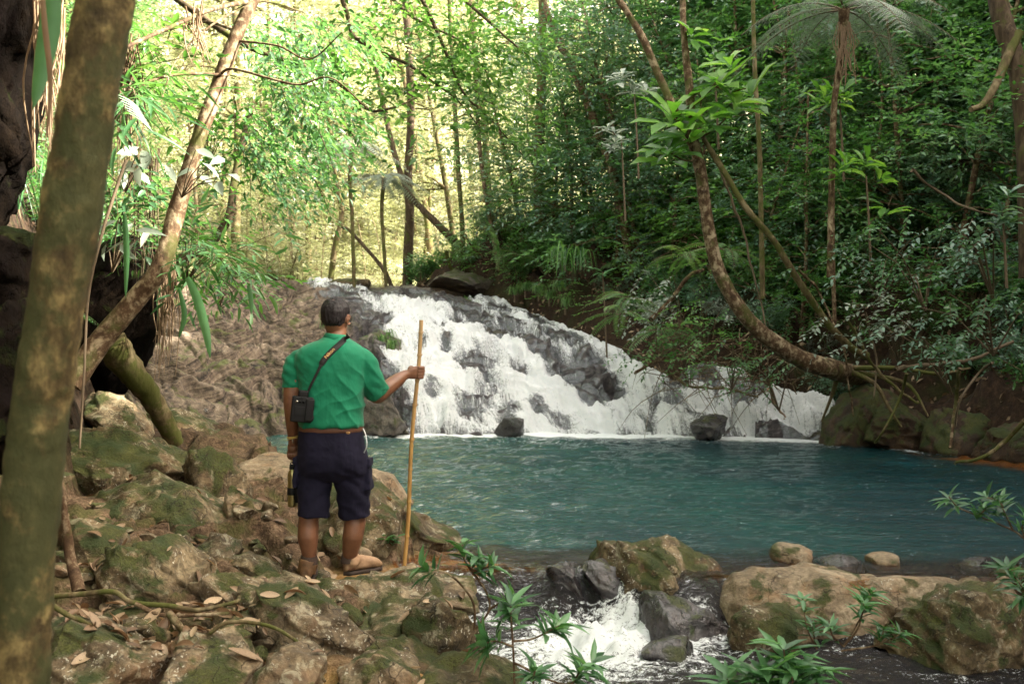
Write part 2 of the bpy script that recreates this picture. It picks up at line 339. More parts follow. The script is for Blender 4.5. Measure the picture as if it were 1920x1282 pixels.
def ground(x, y, detail=True):
    x = np.asarray(x, float); y = np.asarray(y, float); shp = np.broadcast(x, y).shape
    x = np.broadcast_to(x, shp).astype(float); y = np.broadcast_to(y, shp).astype(float)
    px = pxof(x, y); t, cz, zc, Yc = casc_z(px, y)
    base = bank_z(x, y)
    if detail:
        f1, f2, rid, tl = worley(x*1.7+fbm(x, y, 0, 2)*.35+y*.5, y*1.2-x*.4, 5)
        a1 = (rid-.5)*.22+tl*.28-.10*(1-sstep(0, .12, f2-f1))
        f1, f2, rid, tl = worley(x*4.5+fbm(x*2, y*2, 0, 2)*.3, y*3.7, 9)
        a2 = (rid-.5)*.07+tl*.09-.03*(1-sstep(0, .14, f2-f1))
        base = base+(a1*.6+a2)*.8*sstep(2, 4, y)+fbm(x*5, y*5, 0, 3, 3)*.012
    far = sstep(10.5, 14.5, y)
    back = zc+np.maximum(0, y-Yc)*.02+np.maximum(0, y-40)*.22+fbm(x*.25, y*.25, 2, 3)*.3
    up = np.where(t < 0, base*(1-far)+far*.2, np.where(t < 1, cz-.45, back-.12))
    z = np.where((t > -.05) & (y > 13.5), up, base)
    # banks
    dh = sdf_poly(x, y, HILL); d = np.maximum(dh, 0)
    stp = np.minimum(d, .6)*2.0+np.minimum(np.maximum(d-.8, 0), 5)*.85+np.minimum(np.maximum(d-5.8, 0), 22)*.78
    stp = stp*(1-sstep(28, 35, y)*.93)*(1-.6*sstep(18, 30, x)*sstep(16, 24, y))
    nz = fbm(x*.5, y*.5, 0, 4, 11)*.5*np.minimum(d, 1.5)+fbm(x*2, y*2, 0, 3, 12)*.12*np.minimum(d*2, 1)+(np.abs(fbm(x*1.5, y*1.5, 3, 4, 15))*.5-.2)*np.minimum(d*3, 1)*sstep(3, 1, d)
    zh0 = np.where(y < 17, -.2, np.clip((zc-.2), -.2, 3.2)*sstep(16.3, 20, y))
    zh0 = np.where(t > 1, np.minimum(z, zc), np.where(y < 16.5, -.2, zh0))
    z = np.where(dh > 0, np.maximum(z*0+zh0+stp+nz, -1), z)
    dl = sdf_poly(x, y, LEFT); d = np.maximum(dl, 0)
    z = np.where(dl > 0, z+np.minimum(d, 1.3+.7*sstep(10, 7, y))*2.5*(1-.6*sstep(12, 20, y))+np.minimum(d, 12)*.5+fbm(x*.8, y*.8, 0, 4, 14)*.6*np.minimum(d, 1), z)
    # pool and stream beds
    dp = sdf_poly(x, y, POOL)
    z = np.where((dp > -.25) & (dh < .3), np.minimum(z, np.where(dp > 0, -.04-np.minimum(dp*.75, 1.6)*sstep(0, .9, dp)-.05*dp, .0-dp*.9)), z)
    ds = sdf_poly(x, y, STREAM)
    z = np.where((ds > -.3) & (y < 6.95), np.minimum(z, np.where(ds > 0, -.42-np.minimum(ds, .5)*.4, -.42-ds*2.2)), z)
    return z
def gz(x, y): return float(ground(np.array([x]), np.array([y]))[0])
def axis(segs):
    out = []
    for a, b, s in segs: out.append(np.arange(a, b, s))
    out.append([segs[-1][1]]); return np.concatenate(out)
ax_ = axis([(-60, -20, 2), (-20, -4.6, .25), (-4.6, 1.2, .03), (1.2, 9, .12), (9, 30, .4), (30, 62, 2)])
ay_ = axis([(-12, 3.4, .4), (3.4, 9.5, .03), (9.5, 20, .12), (20, 45, .25), (45, 110, 1.5)])
X, Y = np.meshgrid(ax_, ay_, indexing='ij'); Z = ground(X, Y)
Z = Z+np.where(Y > 60, (Y-60)*.35, 0)
me = gridmesh('ground', np.stack([X.ravel(), Y.ravel(), Z.ravel()], 1), len(ax_), len(ay_))
t = NT('forest_floor'); o = t.n('ShaderNodeNewGeometry').outputs['Position']; se = t.n('ShaderNodeSeparateXYZ', {0: o})
n1 = t.noise(o, 1.6, 6, .6); n2 = t.noise(o, 12, 6, .7, .4); n3 = t.noise(o, 50, 4, .65)
soil = t.ramp(n2, [(.3, (.014, .008, .005)), (.5, (.028, .015, .008)), (.7, (.07, .038, .02))])
soil = t.mix(t.rng(n1, .5, .64, 0, .55), soil, (.035, .045, .012))
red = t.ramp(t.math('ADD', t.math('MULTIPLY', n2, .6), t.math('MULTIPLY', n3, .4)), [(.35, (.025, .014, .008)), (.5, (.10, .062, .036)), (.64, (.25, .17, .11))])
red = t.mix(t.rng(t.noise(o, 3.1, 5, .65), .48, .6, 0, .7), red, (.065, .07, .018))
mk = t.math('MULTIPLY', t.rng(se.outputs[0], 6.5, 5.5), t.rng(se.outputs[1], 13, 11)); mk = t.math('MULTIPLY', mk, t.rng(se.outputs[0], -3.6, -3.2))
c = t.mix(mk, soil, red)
c = t.mix(t.rng(se.outputs[2], .03, -.03), c, t.ramp(n2, [(.35, (.24, .13, .045)), (.65, (.50, .32, .14))]))
sunny = t.rng(se.outputs[1], 30, 36); c = t.mix(sunny, c, t.ramp(n2, [(.35, (.28, .27, .16)), (.6, (.50, .50, .36))]))  # ground paled behind the fall, sun glow painted into its colour
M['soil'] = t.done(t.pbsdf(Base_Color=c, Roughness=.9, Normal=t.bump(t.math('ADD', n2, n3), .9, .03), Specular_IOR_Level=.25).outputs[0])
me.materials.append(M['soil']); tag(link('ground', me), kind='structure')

# ------------------------------------------------------------------ cascade rock and falling water
MAIN = [(655, 558), (720, 562), (800, 572), (850, 588), (905, 612), (960, 645), (1010, 690), (1060, 735), (1120, 765), (1190, 785), (1225, 815), (1230, 828), (770, 828), (772, 780), (745, 735), (722, 690), (708, 650), (722, 615), (695, 585)]
RIGHT = [(880, 560), (950, 563), (1010, 586), (1080, 626), (1155, 662), (1220, 695), (1255, 720), (1235, 745), (1215, 800), (1120, 800), (1120, 762), (1165, 755), (1135, 732), (1070, 700), (1005, 656), (945, 612), (895, 584)]
THIRD = [(1335, 736), (1400, 735), (1445, 742), (1500, 762), (1545, 795), (1640, 842), (1360, 838), (1375, 800), (1345, 770)]
TOP = [(575, 528), (660, 532), (690, 556), (730, 568), (680, 566), (640, 548), (600, 545)]
TR1 = [(340, 745), (385, 730), (420, 760), (440, 800), (470, 835), (380, 835), (350, 800)]
MIDR = [(1225, 735), (1290, 730), (1340, 745), (1380, 790), (1385, 830), (1210, 830), (1215, 790)]
HOLES = [(724, 601, 17, 9), (790, 652, 12, 16), (838, 655, 12, 16), (823, 619, 14, 7), (868, 690, 26, 18), (952, 788, 20, 20), (889, 772, 34, 34), (905, 692, 30, 24), (1105, 765, 28, 12), (1050, 800, 30, 14), (975, 700, 22, 12), (1010, 775, 22, 14),
         (1000, 610, 45, 8), (1055, 655, 42, 11), (1105, 700, 38, 17), (930, 585, 28, 10), (845, 588, 16, 6), (1390, 770, 22, 12), (1300, 790, 30, 18), (1330, 750, 20, 10), (1260, 765, 22, 24), (765, 560, 20, 5), (1140, 735, 36, 13), (930, 640, 26, 8), (860, 610, 18, 9), (1170, 690, 16, 6), (810, 745, 18, 12)]
NU, NV = 760, 380
upx = np.linspace(215, 1655, NU); vt = np.linspace(0, 1.06, NV)
PX, T = np.meshgrid(upx, vt, indexing='ij')
Yb, Yc, zc = casc(PX); YY = Yb+(Yc-Yb)*T; XX = (PX-CX)/F*YY; ZB = -.3+(zc+.3)*np.clip(T, 0, 1)**.85
ZB = ZB-np.maximum(T-1, 0)*3.0
A = XX*.62-YY*.78; B = XX*.78+YY*.62                       # strata run down to the right
wx = fbm(XX*.8, YY*.8, 0, 3, 20)*.5
lf_ = sstep(740, 600, PX); f1, f2, rid, tl = worley(A*.55+wx, B*1.0+wx, 31); D1 = (rid-.5)*.42+tl*.55-.10*(1-sstep(0, .07, f2-f1))
f1, f2, rid, tl = worley(A*.3+wx*.7, B*1.7+wx, 37); D1 = D1*(1-lf_)+lf_*2*((rid-.5)*.13+tl*.09-.07*(1-sstep(0, .08, f2-f1)))
f1, f2, rid, tl = worley(A*1.7+wx*1.5, B*3.1+wx, 47); D2 = (rid-.5)*.10+tl*.12-.05*(1-sstep(0, .09, f2-f1))
f1, f2, rid, tl = worley(A*5+wx*4, B*9+wx*3, 53); D3 = (rid-.5)*.022+tl*.02
led = ZB*2.9+XX*.55+fbm(XX*.8, YY*.8, 1, 4, 60)*1.1; ledge = (led-np.floor(led)); ledge = (sstep(0.0, .22, ledge)-ledge)*.26   # steps
wm0 = np.clip(sdf_poly(PX, HY-(ZB-CAMZ)*F/YY, MAIN+[])/20+.9, 0, 1)+np.clip(sdf_poly(PX, HY-(ZB-CAMZ)*F/YY, RIGHT)/20+.9, 0, 1); wm0 = np.clip(wm0, 0, 1)
lft = sstep(720, 600, PX)
D = D1*(1-.62*wm0)*(1-.5*lft)+D2*(1-.3*wm0)*(1-.45*lft)+D3*(1-.5*lft)+ledge*(1+.2*lft)+fbm(XX*9, YY*9, ZB*9, 4, 66)*.022*(1-.6*lft)
ridge = 0
for hx, hy, sx, sy in [(1060, 655, 75, 22), (1110, 700, 60, 30), (990, 610, 70, 14)]:
    PYc = HY-(ZB-CAMZ)*F/YY; ridge = ridge+.16*np.exp(-((PX-hx)/sx)**2-((PYc-hy)/sy)**2)
PYc = HY-(ZB-CAMZ)*F/YY
edge = sstep(0, .03, T)*1.0
ZR = ZB+D*(.35+.65*(1-sstep(.86, 1, T)))+ridge
ZR = np.where(T < .02, ZR-.3, ZR)
me = gridmesh('rock_slope', np.stack([XX.ravel(), YY.ravel(), ZR.ravel()], 1), NU, NV, None, None)
flow = np.full(PX.shape, -1e3)
for pl, off in ((MAIN, 0), (RIGHT, 0), (THIRD, 0), (TOP, 0), (TR1, -60), (MIDR, -10)):
    flow = np.maximum(flow, sdf_poly(PX, PYc, pl)+off)
fl = np.clip(flow/14, -1.2, 1.0)
for hx, hy, sx, sy in HOLES:
    q = ((PX-hx)*.9+(PYc-hy)*.45)/sx, ((PYc-hy)*.9-(PX-hx)*.35)/sy
    fl = fl-1.45*np.exp(-(q[0]**2+q[1]**2)**1.3)
along = A*.5; CR = XX+.36*(YY-17)+fbm(XX*1.1, YY*.5, 0, 3, 70)*.35; nn = fbm(CR*1.3, YY*.5, 0, 4, 71)*.7+fbm(CR*6, YY*1.1, 0, 4, 72)*.95
fl = fl+nn*.5+.12-.9*sstep(-10, -45, flow)
wetmask = np.clip(sdf_poly(PX, PYc, [(560, 520), (960, 550), (1250, 700), (1460, 725), (1700, 930), (640, 930), (690, 760), (655, 640), (640, 600)])/18, 0, 1)
for nm_, ar_ in (('wet', wetmask), ('ca', A+(ZR-ZB)*.8), ('cb', B-(ZR-ZB)*2.2+XX*.15)): at = me.attributes.new(nm_, 'FLOAT', 'POINT'); at.data.foreach_set('value', ar_.ravel().astype(np.float32))
# the rock itself: dry brown strata left, wet dark slate where the water runs
t = NT('strata_rock'); o = t.n('ShaderNodeNewGeometry').outputs['Position']
mp = t.n('ShaderNodeMapping', {'Vector': t.n('ShaderNodeCombineXYZ', {0: t.attr('ca'), 1: t.attr('cb'), 2: 0.0}).outputs[0], 'Scale': (.55, 3.4, 1)}).outputs[0]
n1 = t.noise(mp, 1.7, 8, .7, .7); n2 = t.noise(o, 8, 6, .7); n3 = t.noise(o, 1.1, 4, .55); wt = t.attr('wet')
dry = t.ramp(t.math('ADD', t.math('MULTIPLY', n1, .55), t.math('MULTIPLY', n2, .45)), [(.39, (.010, .007, .005)), (.46, (.08, .056, .040)), (.56, (.20, .15, .108)), (.68, (.42, .34, .255))])
nzz = t.n('ShaderNodeSeparateXYZ', {0: t.n('ShaderNodeNewGeometry').outputs['Normal']}).outputs[2]
dry = t.mix(t.rng(t.math('ADD', t.noise(o, 1.9, 5, .65, .5), t.rng(nzz, .2, .95, 0, .08)), .6, .67, 0, .85), dry, t.mix(n2, (.03, .04, .008), (.13, .15, .03)))
wet = t.ramp(t.math('ADD', t.math('MULTIPLY', n1, .4), t.math('MULTIPLY', n2, .6)), [(.40, (.008, .006, .009)), (.52, (.045, .037, .038)), (.66, (.20, .175, .17))])
wet = t.mix(t.rng(n3, .58, .66, 0, .6), wet, (.06, .055, .015))
c = t.mix(wt, dry, wet)
b = t.pbsdf(Base_Color=c, Roughness=t.rng(wt, 0, 1, .8, .34), Normal=t.bump(t.math('ADD', t.math('MULTIPLY', n1, 1.2), t.math('MULTIPLY', n2, .6)), 1.0, .07), Specular_IOR_Level=.5)
me.materials.append(t.done(b.outputs[0])); tag(link('rock_slope', me), kind='structure')
# water sheet: follows the smoothed rock with streaky relief
def blur(a, k, axis):
    ker = np.ones(k)/k; return np.apply_along_axis(lambda m: np.convolve(np.pad(m, k//2, mode='edge'), ker, mode='valid')[:len(m)], axis, a)
ZS = blur(blur(ZR, 13, 1), 11, 0)
ZW = ZR*.45+ZS*.55+.015+np.clip(fl, -.25, 1)*.075
streak = fbm(CR*11, YY*2.6, 0, 4, 81)*.045+np.abs(fbm(CR*24, YY*7, 0, 3, 83))*.035
ZW = ZW+streak*np.clip(fl+.6, 0, 1)
ZW = np.where(T < .015, np.minimum(ZW, .0), ZW)
keep = ((fl > -1.0) & (T < 1.03)).ravel()
me = gridmesh('cascade_water', np.stack([XX.ravel(), YY.ravel()-.02, ZW.ravel()], 1), NU, NV, {'flow': fl.ravel(), 'along': YY.ravel(), 'cross': CR.ravel()}, keep)
t = NT('white_water'); o = t.n('ShaderNodeNewGeometry').outputs['Position']
mp = t.n('ShaderNodeMapping', {'Vector': t.n('ShaderNodeCombineXYZ', {0: t.attr('cross'), 1: t.attr('along'), 2: 0.0}).outputs[0], 'Scale': (5.5, 1.15, 1)}).outputs[0]
s1 = t.noise(mp, 2.6, 9, .8, 1.6); s2 = t.noise(o, 22, 6, .8, 1.0)
a = t.math('ADD', t.attr('flow'), t.math('ADD', t.math('MULTIPLY_ADD', s1, 4.2, -2.1), t.math('MULTIPLY_ADD', s2, 3.0, -1.5)))
al = t.math('MAXIMUM', t.rng(a, .0, .85), t.math('MULTIPLY', t.rng(s1, .54, .64), t.rng(t.attr('flow'), -1.1, 0, 0, .75)))
white = t.mix(t.rng(s2, .4, .6), (.86, .90, .93), (.96, .97, .98))
b1 = t.pbsdf(Base_Color=white, Roughness=.55, Normal=t.bump(t.math('ADD', s1, s2), .9, .06), Specular_IOR_Level=.5)
gl = t.n('ShaderNodeBsdfGlossy', {'Color': (.8, .85, .9), 'Roughness': .12, 'Normal': t.bump(s2, .9, .03)})
tr = t.n('ShaderNodeBsdfTransparent', {'Color': (.78, .8, .82)})
film = t.n('ShaderNodeMixShader', {0: .16, 1: tr.outputs[0], 2: gl.outputs[0]})
mx = t.n('ShaderNodeMixShader', {0: al, 1: film.outputs[0], 2: b1.outputs[0]})
M['white_water'] = t.done(mx.outputs[0]); me.materials.append(M['white_water']); tag(link('water_cascade', me), kind='structure')
# brook above the crest
V = []; 
for yy in np.linspace(26.5, 42, 30):
    for s in np.linspace(-1, 1, 10):
        xc = np.interp(yy, [26.5, 30, 36, 42], [-4.9, -5.6, -7.6, -10]); V.append((xc+s*1.6, yy, 3.26+.02*(yy-27)+.03*math.sin(yy*7+s*5)))
me = gridmesh('brook', np.array(V), 30, 10, {'flow': np.full(300, -.15)}); me.materials.append(M['white_water']); tag(link('water_brook', me), kind='structure')

def YFf(x): return np.interp(x, [-1, .2, .7, 1.2, 2, 7], [6.93, 6.93, 6.93, 6.75, 6.6, 6.6])+.05*np.sin(x*5)+.03*np.sin(x*13+1)
# ------------------------------------------------------------------ pool
def water_mat(name, deep, shallow, rough=.04, bs=6.0):
    t = NT(name); o = t.n('ShaderNodeNewGeometry').outputs['Position']
    mp = t.n('ShaderNodeMapping', {'Vector': o, 'Scale': (1, 2.4, 1)}).outputs[0]
    n = t.noise(mp, bs, 5, .65, .5); n2 = t.noise(mp, bs*4, 4, .65)
    dep = t.attr('depth'); fm = t.attr('foam'); fn = t.noise(o, 30, 7, .8, 1.2); fn2 = t.noise(mp, 7, 5, .7, 1.0)
    cl = t.noise(o, .35, 3)
    body_c = t.mix(t.rng(t.math('ADD', cl, t.rng(t.n('ShaderNodeSeparateXYZ', {0: o}).outputs[0], -2, 7, -.2, .25)), .35, .65), deep, (deep[0]*.5, deep[1]*.5, deep[2]*.72))
    nrmn = t.bump(t.math('ADD', t.math('MULTIPLY', n, 1.0), t.math('MULTIPLY', n2, .25)), .8, .045)
    body = t.n('ShaderNodeBsdfDiffuse', {'Color': body_c, 'Normal': nrmn})
    tr = t.n('ShaderNodeBsdfTransparent', {'Color': shallow+(1,)})
    bm = t.n('ShaderNodeMixShader', {0: dep, 1: tr.outputs[0], 2: body.outputs[0]})
    gl = t.n('ShaderNodeBsdfGlossy', {'Color': (1, 1, 1, 1), 'Roughness': rough, 'Normal': nrmn})
    fr = t.n('ShaderNodeFresnel', {'IOR': 1.33, 'Normal': nrmn})
    w1 = t.n('ShaderNodeMixShader', {0: fr.outputs[0], 1: bm.outputs[0], 2: gl.outputs[0]})
    foam = t.pbsdf(Base_Color=(.82, .86, .88, 1), Roughness=.6, Normal=t.bump(fn, .8, .03))
    fa = t.rng(t.math('ADD', fm, t.math('ADD', t.math('MULTIPLY_ADD', fn, 2.4, -1.2), t.math('MULTIPLY_ADD', fn2, 2.0, -1.0))), .42, .75)
    return t.done(t.n('ShaderNodeMixShader', {0: fa, 1: w1.outputs[0], 2: foam.outputs[0]}).outputs[0])
M['pool'] = water_mat('pool_water', (.001, .047, .043), (.86, .62, .30))
M['stream'] = water_mat('stream_water', (.008, .007, .008), (.5, .42, .34), .05, 14.0)
px_ = axis([(-5.6, 5, .04), (5, 9.5, .07)]); py_ = axis([(6.35, 12, .03), (12, 19, .06)])
X, Y = np.meshgrid(px_, py_, indexing='ij')
amp = .42+.85*sstep(2.2, -.8, X-.15*(Y-8))
Z = (fbm(X*1.5+Y*.4, Y*3.4, 0, 3, 90)*.030+fbm(X*3.6-Y*1.1, Y*8.0, 3, 3, 94)*.014)*amp
Z += .009*np.sin((Y+X*.12+.3*fbm(X*.5, Y*.5, 0, 2, 97))*14)*amp
dp = sdf_poly(X, Y, POOL); depth = sstep(.12, .95, dp-.10*(X > 1)+.12*fbm(X*1.5, Y*1.5, 0, 3, 99))
depth = np.clip(depth, .0, 1)*.96+.02*(dp > .2)
PXX = pxof(X, Y); Yb = np.interp(PXX, KX, KB)+.35
ff = np.interp(PXX, [300, 640, 700, 780, 1200, 1260, 1380, 1560, 1640], [0, .1, .5, 1.1, 1.1, .8, 1.0, 1.0, 0])
foam = ff*sstep(-1.15, -.25, Y-Yb)*1.25+.30*ff*sstep(-3, -.8, Y-Yb)
rb = np.interp(Y, [13, 15.5, 16.2], [6.6, 6.2, 6.0]); foam += .8*np.exp(-((X-rb+.35)/.16)**2)*sstep(14, 15.5, Y)*(Y < 16.4)
me = gridmesh('pool', np.stack([X.ravel(), Y.ravel(), Z.ravel()], 1), len(px_), len(py_), {'depth': depth.ravel(), 'foam': foam.ravel()}, ((dp > -.9) | (Y > 17)).ravel() & ~((Y < YFf(X)-.03) & (X < 2.0)).ravel())
me.materials.append(M['pool']); tag(link('water_pool', me), kind='structure')
# lower stream: slides over the sill and breaks white
xs = axis([(-.75, 6.2, .022)]); ys = axis([(3.6, 7.15, .02)])
X, Y = np.meshgrid(xs, ys, indexing='ij')
YF = YFf(X)
q = np.clip((YF-Y)/.42, 0, 1); slide = .02*np.minimum(q*3, 1)+.30*sstep(.1, 1, q)
Z = -.003-slide-.10*sstep(0, 2.6, YF-.4-Y)
turb = np.exp(-((X-.62)/.55)**2-((Y-6.3)/.45)**2)
turb2 = sstep(1.9, -.1, X-.2)*sstep(4, 6.4, Y)*(Y < 6.6)
Z += fbm(X*6, Y*5, 0, 4, 120)*(.012+.045*turb+.018*turb2)+np.abs(fbm(X*14, Y*12, 2, 3, 121))*(.006+.03*turb)+fbm(X*3, Y*9, 0, 3, 125)*.010*q
foam = .75*turb+.27*turb2+.05*np.exp(-((Y-YF+.3)/.2)**2)*(X < 1)+.10
foam += .32*fbm(X*1.2+Y*.8, Y*2.5-X*.6, 0, 3, 130)
depth = np.clip(.25+.75*sstep(.1, .5, q), 0, .92)
me = gridmesh('stream', np.stack([X.ravel(), Y.ravel(), Z.ravel()], 1), len(xs), len(ys), {'depth': depth.ravel(), 'foam': foam.ravel()}, (Y < YF+.03).ravel())
me.materials.append(M['stream']); tag(link('water_stream', me), kind='structure')

# ------------------------------------------------------------------ rocks
import bmesh
M['stone_black'] = rock_mat('stone_black', (.006, .004, .004), (.005, .0035, .0025), (.012, .008, .005), .4, 0, -.75, (.012, .014, .004))  # rock near black: shade of the left hollows put into the colour
_ico = {}
def ico(n):
    if n not in _ico:
        bm = bmesh.new(); bmesh.ops.create_icosphere(bm, subdivisions=n, radius=1)
        _ico[n] = (np.array([v.co[:] for v in bm.verts]), np.array([[v.index for v in f.verts] for f in bm.faces])); bm.free()
    return _ico[n]
def rotm(rx, ry, rz):
    cx, sx, cy, sy, cz, sz = math.cos(rx), math.sin(rx), math.cos(ry), math.sin(ry), math.cos(rz), math.sin(rz)
    return np.array([[cz, -sz, 0], [sz, cz, 0], [0, 0, 1]])@np.array([[cy, 0, sy], [0, 1, 0], [-sy, 0, cy]])@np.array([[1, 0, 0], [0, cx, -sx], [0, sx, cx]])
def rock_geo(c, dims, seed, rot=(0, 0, 0), sub=5, cuts=22, rough=1.0, lo=.40, hi=.76, top=None):
    rg = np.random.RandomState(seed); v, f = ico(sub); p = v.copy()
    for k in range(cuts):
        n = nrm(rg.normal(size=3)); d = rg.uniform(lo, hi); s = p@n-d; p = p-np.where(s > 0, s*.93, 0)[:, None]*n
    p = p/np.abs(p).max(0)
    if top is not None:
        bx = np.linspace(-1, 1, 25); bi = np.clip(np.digitize(p[:, 0], bx)-1, 0, 23); mz = np.array([max(p[bi == k][:, 2].max() if (bi == k).any() else .3, .2) for k in range(24)])
        env = np.interp(p[:, 0], (bx[1:]+bx[:-1])/2, np.convolve(np.pad(mz, 1, mode='edge'), [.25, .5, .25], 'valid'))
        g = np.clip(p[:, 2]/env, 0, 1); tz = top(p[:, 0]); p[:, 2] = np.where(p[:, 2] > 0, -.6+g*(tz+.6), -1+.4*(p[:, 2]+1))
    dims = np.asarray(dims)/2; q = p*dims; q = q@rotm(*rot).T
    L = dims.mean(); so = seed*3.7
    nn = nrm(p/dims)@rotm(*rot).T
    d = fbm(q[:, 0]*2.2+so, q[:, 1]*2.2, q[:, 2]*3.0, 4, seed)*(.030 if rough > .5 else .026)*min(L, .5)/.35
    sn = nrm(np.array((.45+rg.normal()*.15, -.2+rg.normal()*.2, .9))); sp_ = (q@sn)/max(.05, L*.32)+fbm(q[:, 0]*3+so, q[:, 1]*3, q[:, 2]*3, 3, seed+2)*.55; fr_ = sp_-np.floor(sp_); d += (sstep(0, .14, fr_)-fr_)*.075*min(L, .5)*rough
    d += (1-np.abs(fbm(q[:, 0]*4+so, q[:, 1]*4, q[:, 2]*7, 3, seed+5)))**3*.03*min(1, L*2)*rough
    d += fbm(q[:, 0]*12+so, q[:, 1]*12, q[:, 2]*18, 4, seed+9)*.013*rough*min(1, L*3+.3)
    return q+nn*d[:, None]+np.asarray(c), f
def rock(px0, px1, py0, py1, Yd, dep, mat, label, seed, rot=(0, 0, 0), sub=5, group=None, name='rock', cat='rock', **kw):
    c = P((px0+px1)/2, (py0+py1)/2, Yd); W = (px1-px0)*Yd/F; H = (py1-py0)*Yd/F
    tp = None
    if seed in OUT:
        ol = np.array(OUT[seed], float); rot = (0, 0, 0)
        tp = lambda u: np.interp(u, (ol[:, 0]-(px0+px1)/2)/((px1-px0)/2), ((py0+py1)/2-ol[:, 1])/((py1-py0)/2))
    if tp: kw = dict(cuts=24, lo=.44, hi=.78); W *= 1.1
    if mat == 'stone_tan': kw = dict(cuts=9, lo=.65, hi=.92, rough=.35)
    v, f = rock_geo((0, 0, 0), (W, dep, H), seed, rot, sub, top=tp, **kw)
    o = MB().add(v, f).build(name, M[mat], None, c); return tag(o, label, cat, group)
OUT = {11: [(118, 800), (160, 803), (240, 812), (310, 845), (365, 875), (385, 905)], 64: [(110, 960), (200, 918), (250, 903), (300, 915), (350, 935), (420, 985), (480, 1020), (490, 1045)],
 16: [(215, 1030), (250, 1003), (330, 1012), (380, 1040), (430, 1110), (440, 1145)], 21: [(488, 1150), (508, 1100), (560, 1095), (620, 1125), (680, 1170), (720, 1235)],
 22: [(585, 1095), (640, 1084), (700, 1080), (740, 1068), (800, 1070), (870, 1085), (885, 1110)], 36: [(655, 905), (690, 882), (720, 898), (760, 942), (800, 978), (845, 993), (860, 1015)],
 35: [(585, 950), (620, 915), (700, 925), (790, 1000)], 42: [(1118, 1055), (1130, 1035), (1170, 1018), (1250, 1012), (1300, 1030), (1352, 1075)],
 47: [(1362, 1100), (1390, 1070), (1430, 1062), (1480, 1064), (1520, 1052), (1590, 1075), (1660, 1090), (1740, 1130)], 48: [(1610, 1088), (1660, 1078), (1740, 1082), (1840, 1090), (1860, 1070), (1905, 1120)],
 49: [(1672, 1195), (1720, 1140), (1780, 1108), (1840, 1100), (1900, 1140), (1950, 1190)], 15: [(105, 975), (160, 970), (220, 1000), (275, 1090)], 19: [(372, 1085), (420, 1064), (500, 1085), (585, 1122)],
 28: [(80, 1190), (160, 1178), (230, 1190), (290, 1215), (320, 1240)], 29: [(290, 1215), (340, 1190), (420, 1192), (485, 1240)], 12: [(345, 870), (400, 845), (440, 860), (485, 920)],
 50: [(1362, 1170), (1400, 1138), (1460, 1135), (1520, 1180)], 46: [(1185, 1135), (1230, 1118), (1310, 1140), (1390, 1190)], 37: [(640, 880), (690, 866), (730, 890), (770, 950)], 23: [(672, 1145), (730, 1130), (800, 1135)], 24: [(765, 1125), (830, 1118), (905, 1165)], 25: [(690, 1180), (760, 1190), (860, 1250)],
 61: [(1520, 850), (1545, 780), (1585, 730), (1650, 724), (1730, 800)], 66: [(685, 640), (715, 620), (745, 640), (765, 690)], 67: [(645, 740), (690, 702), (730, 730), (760, 800)]}
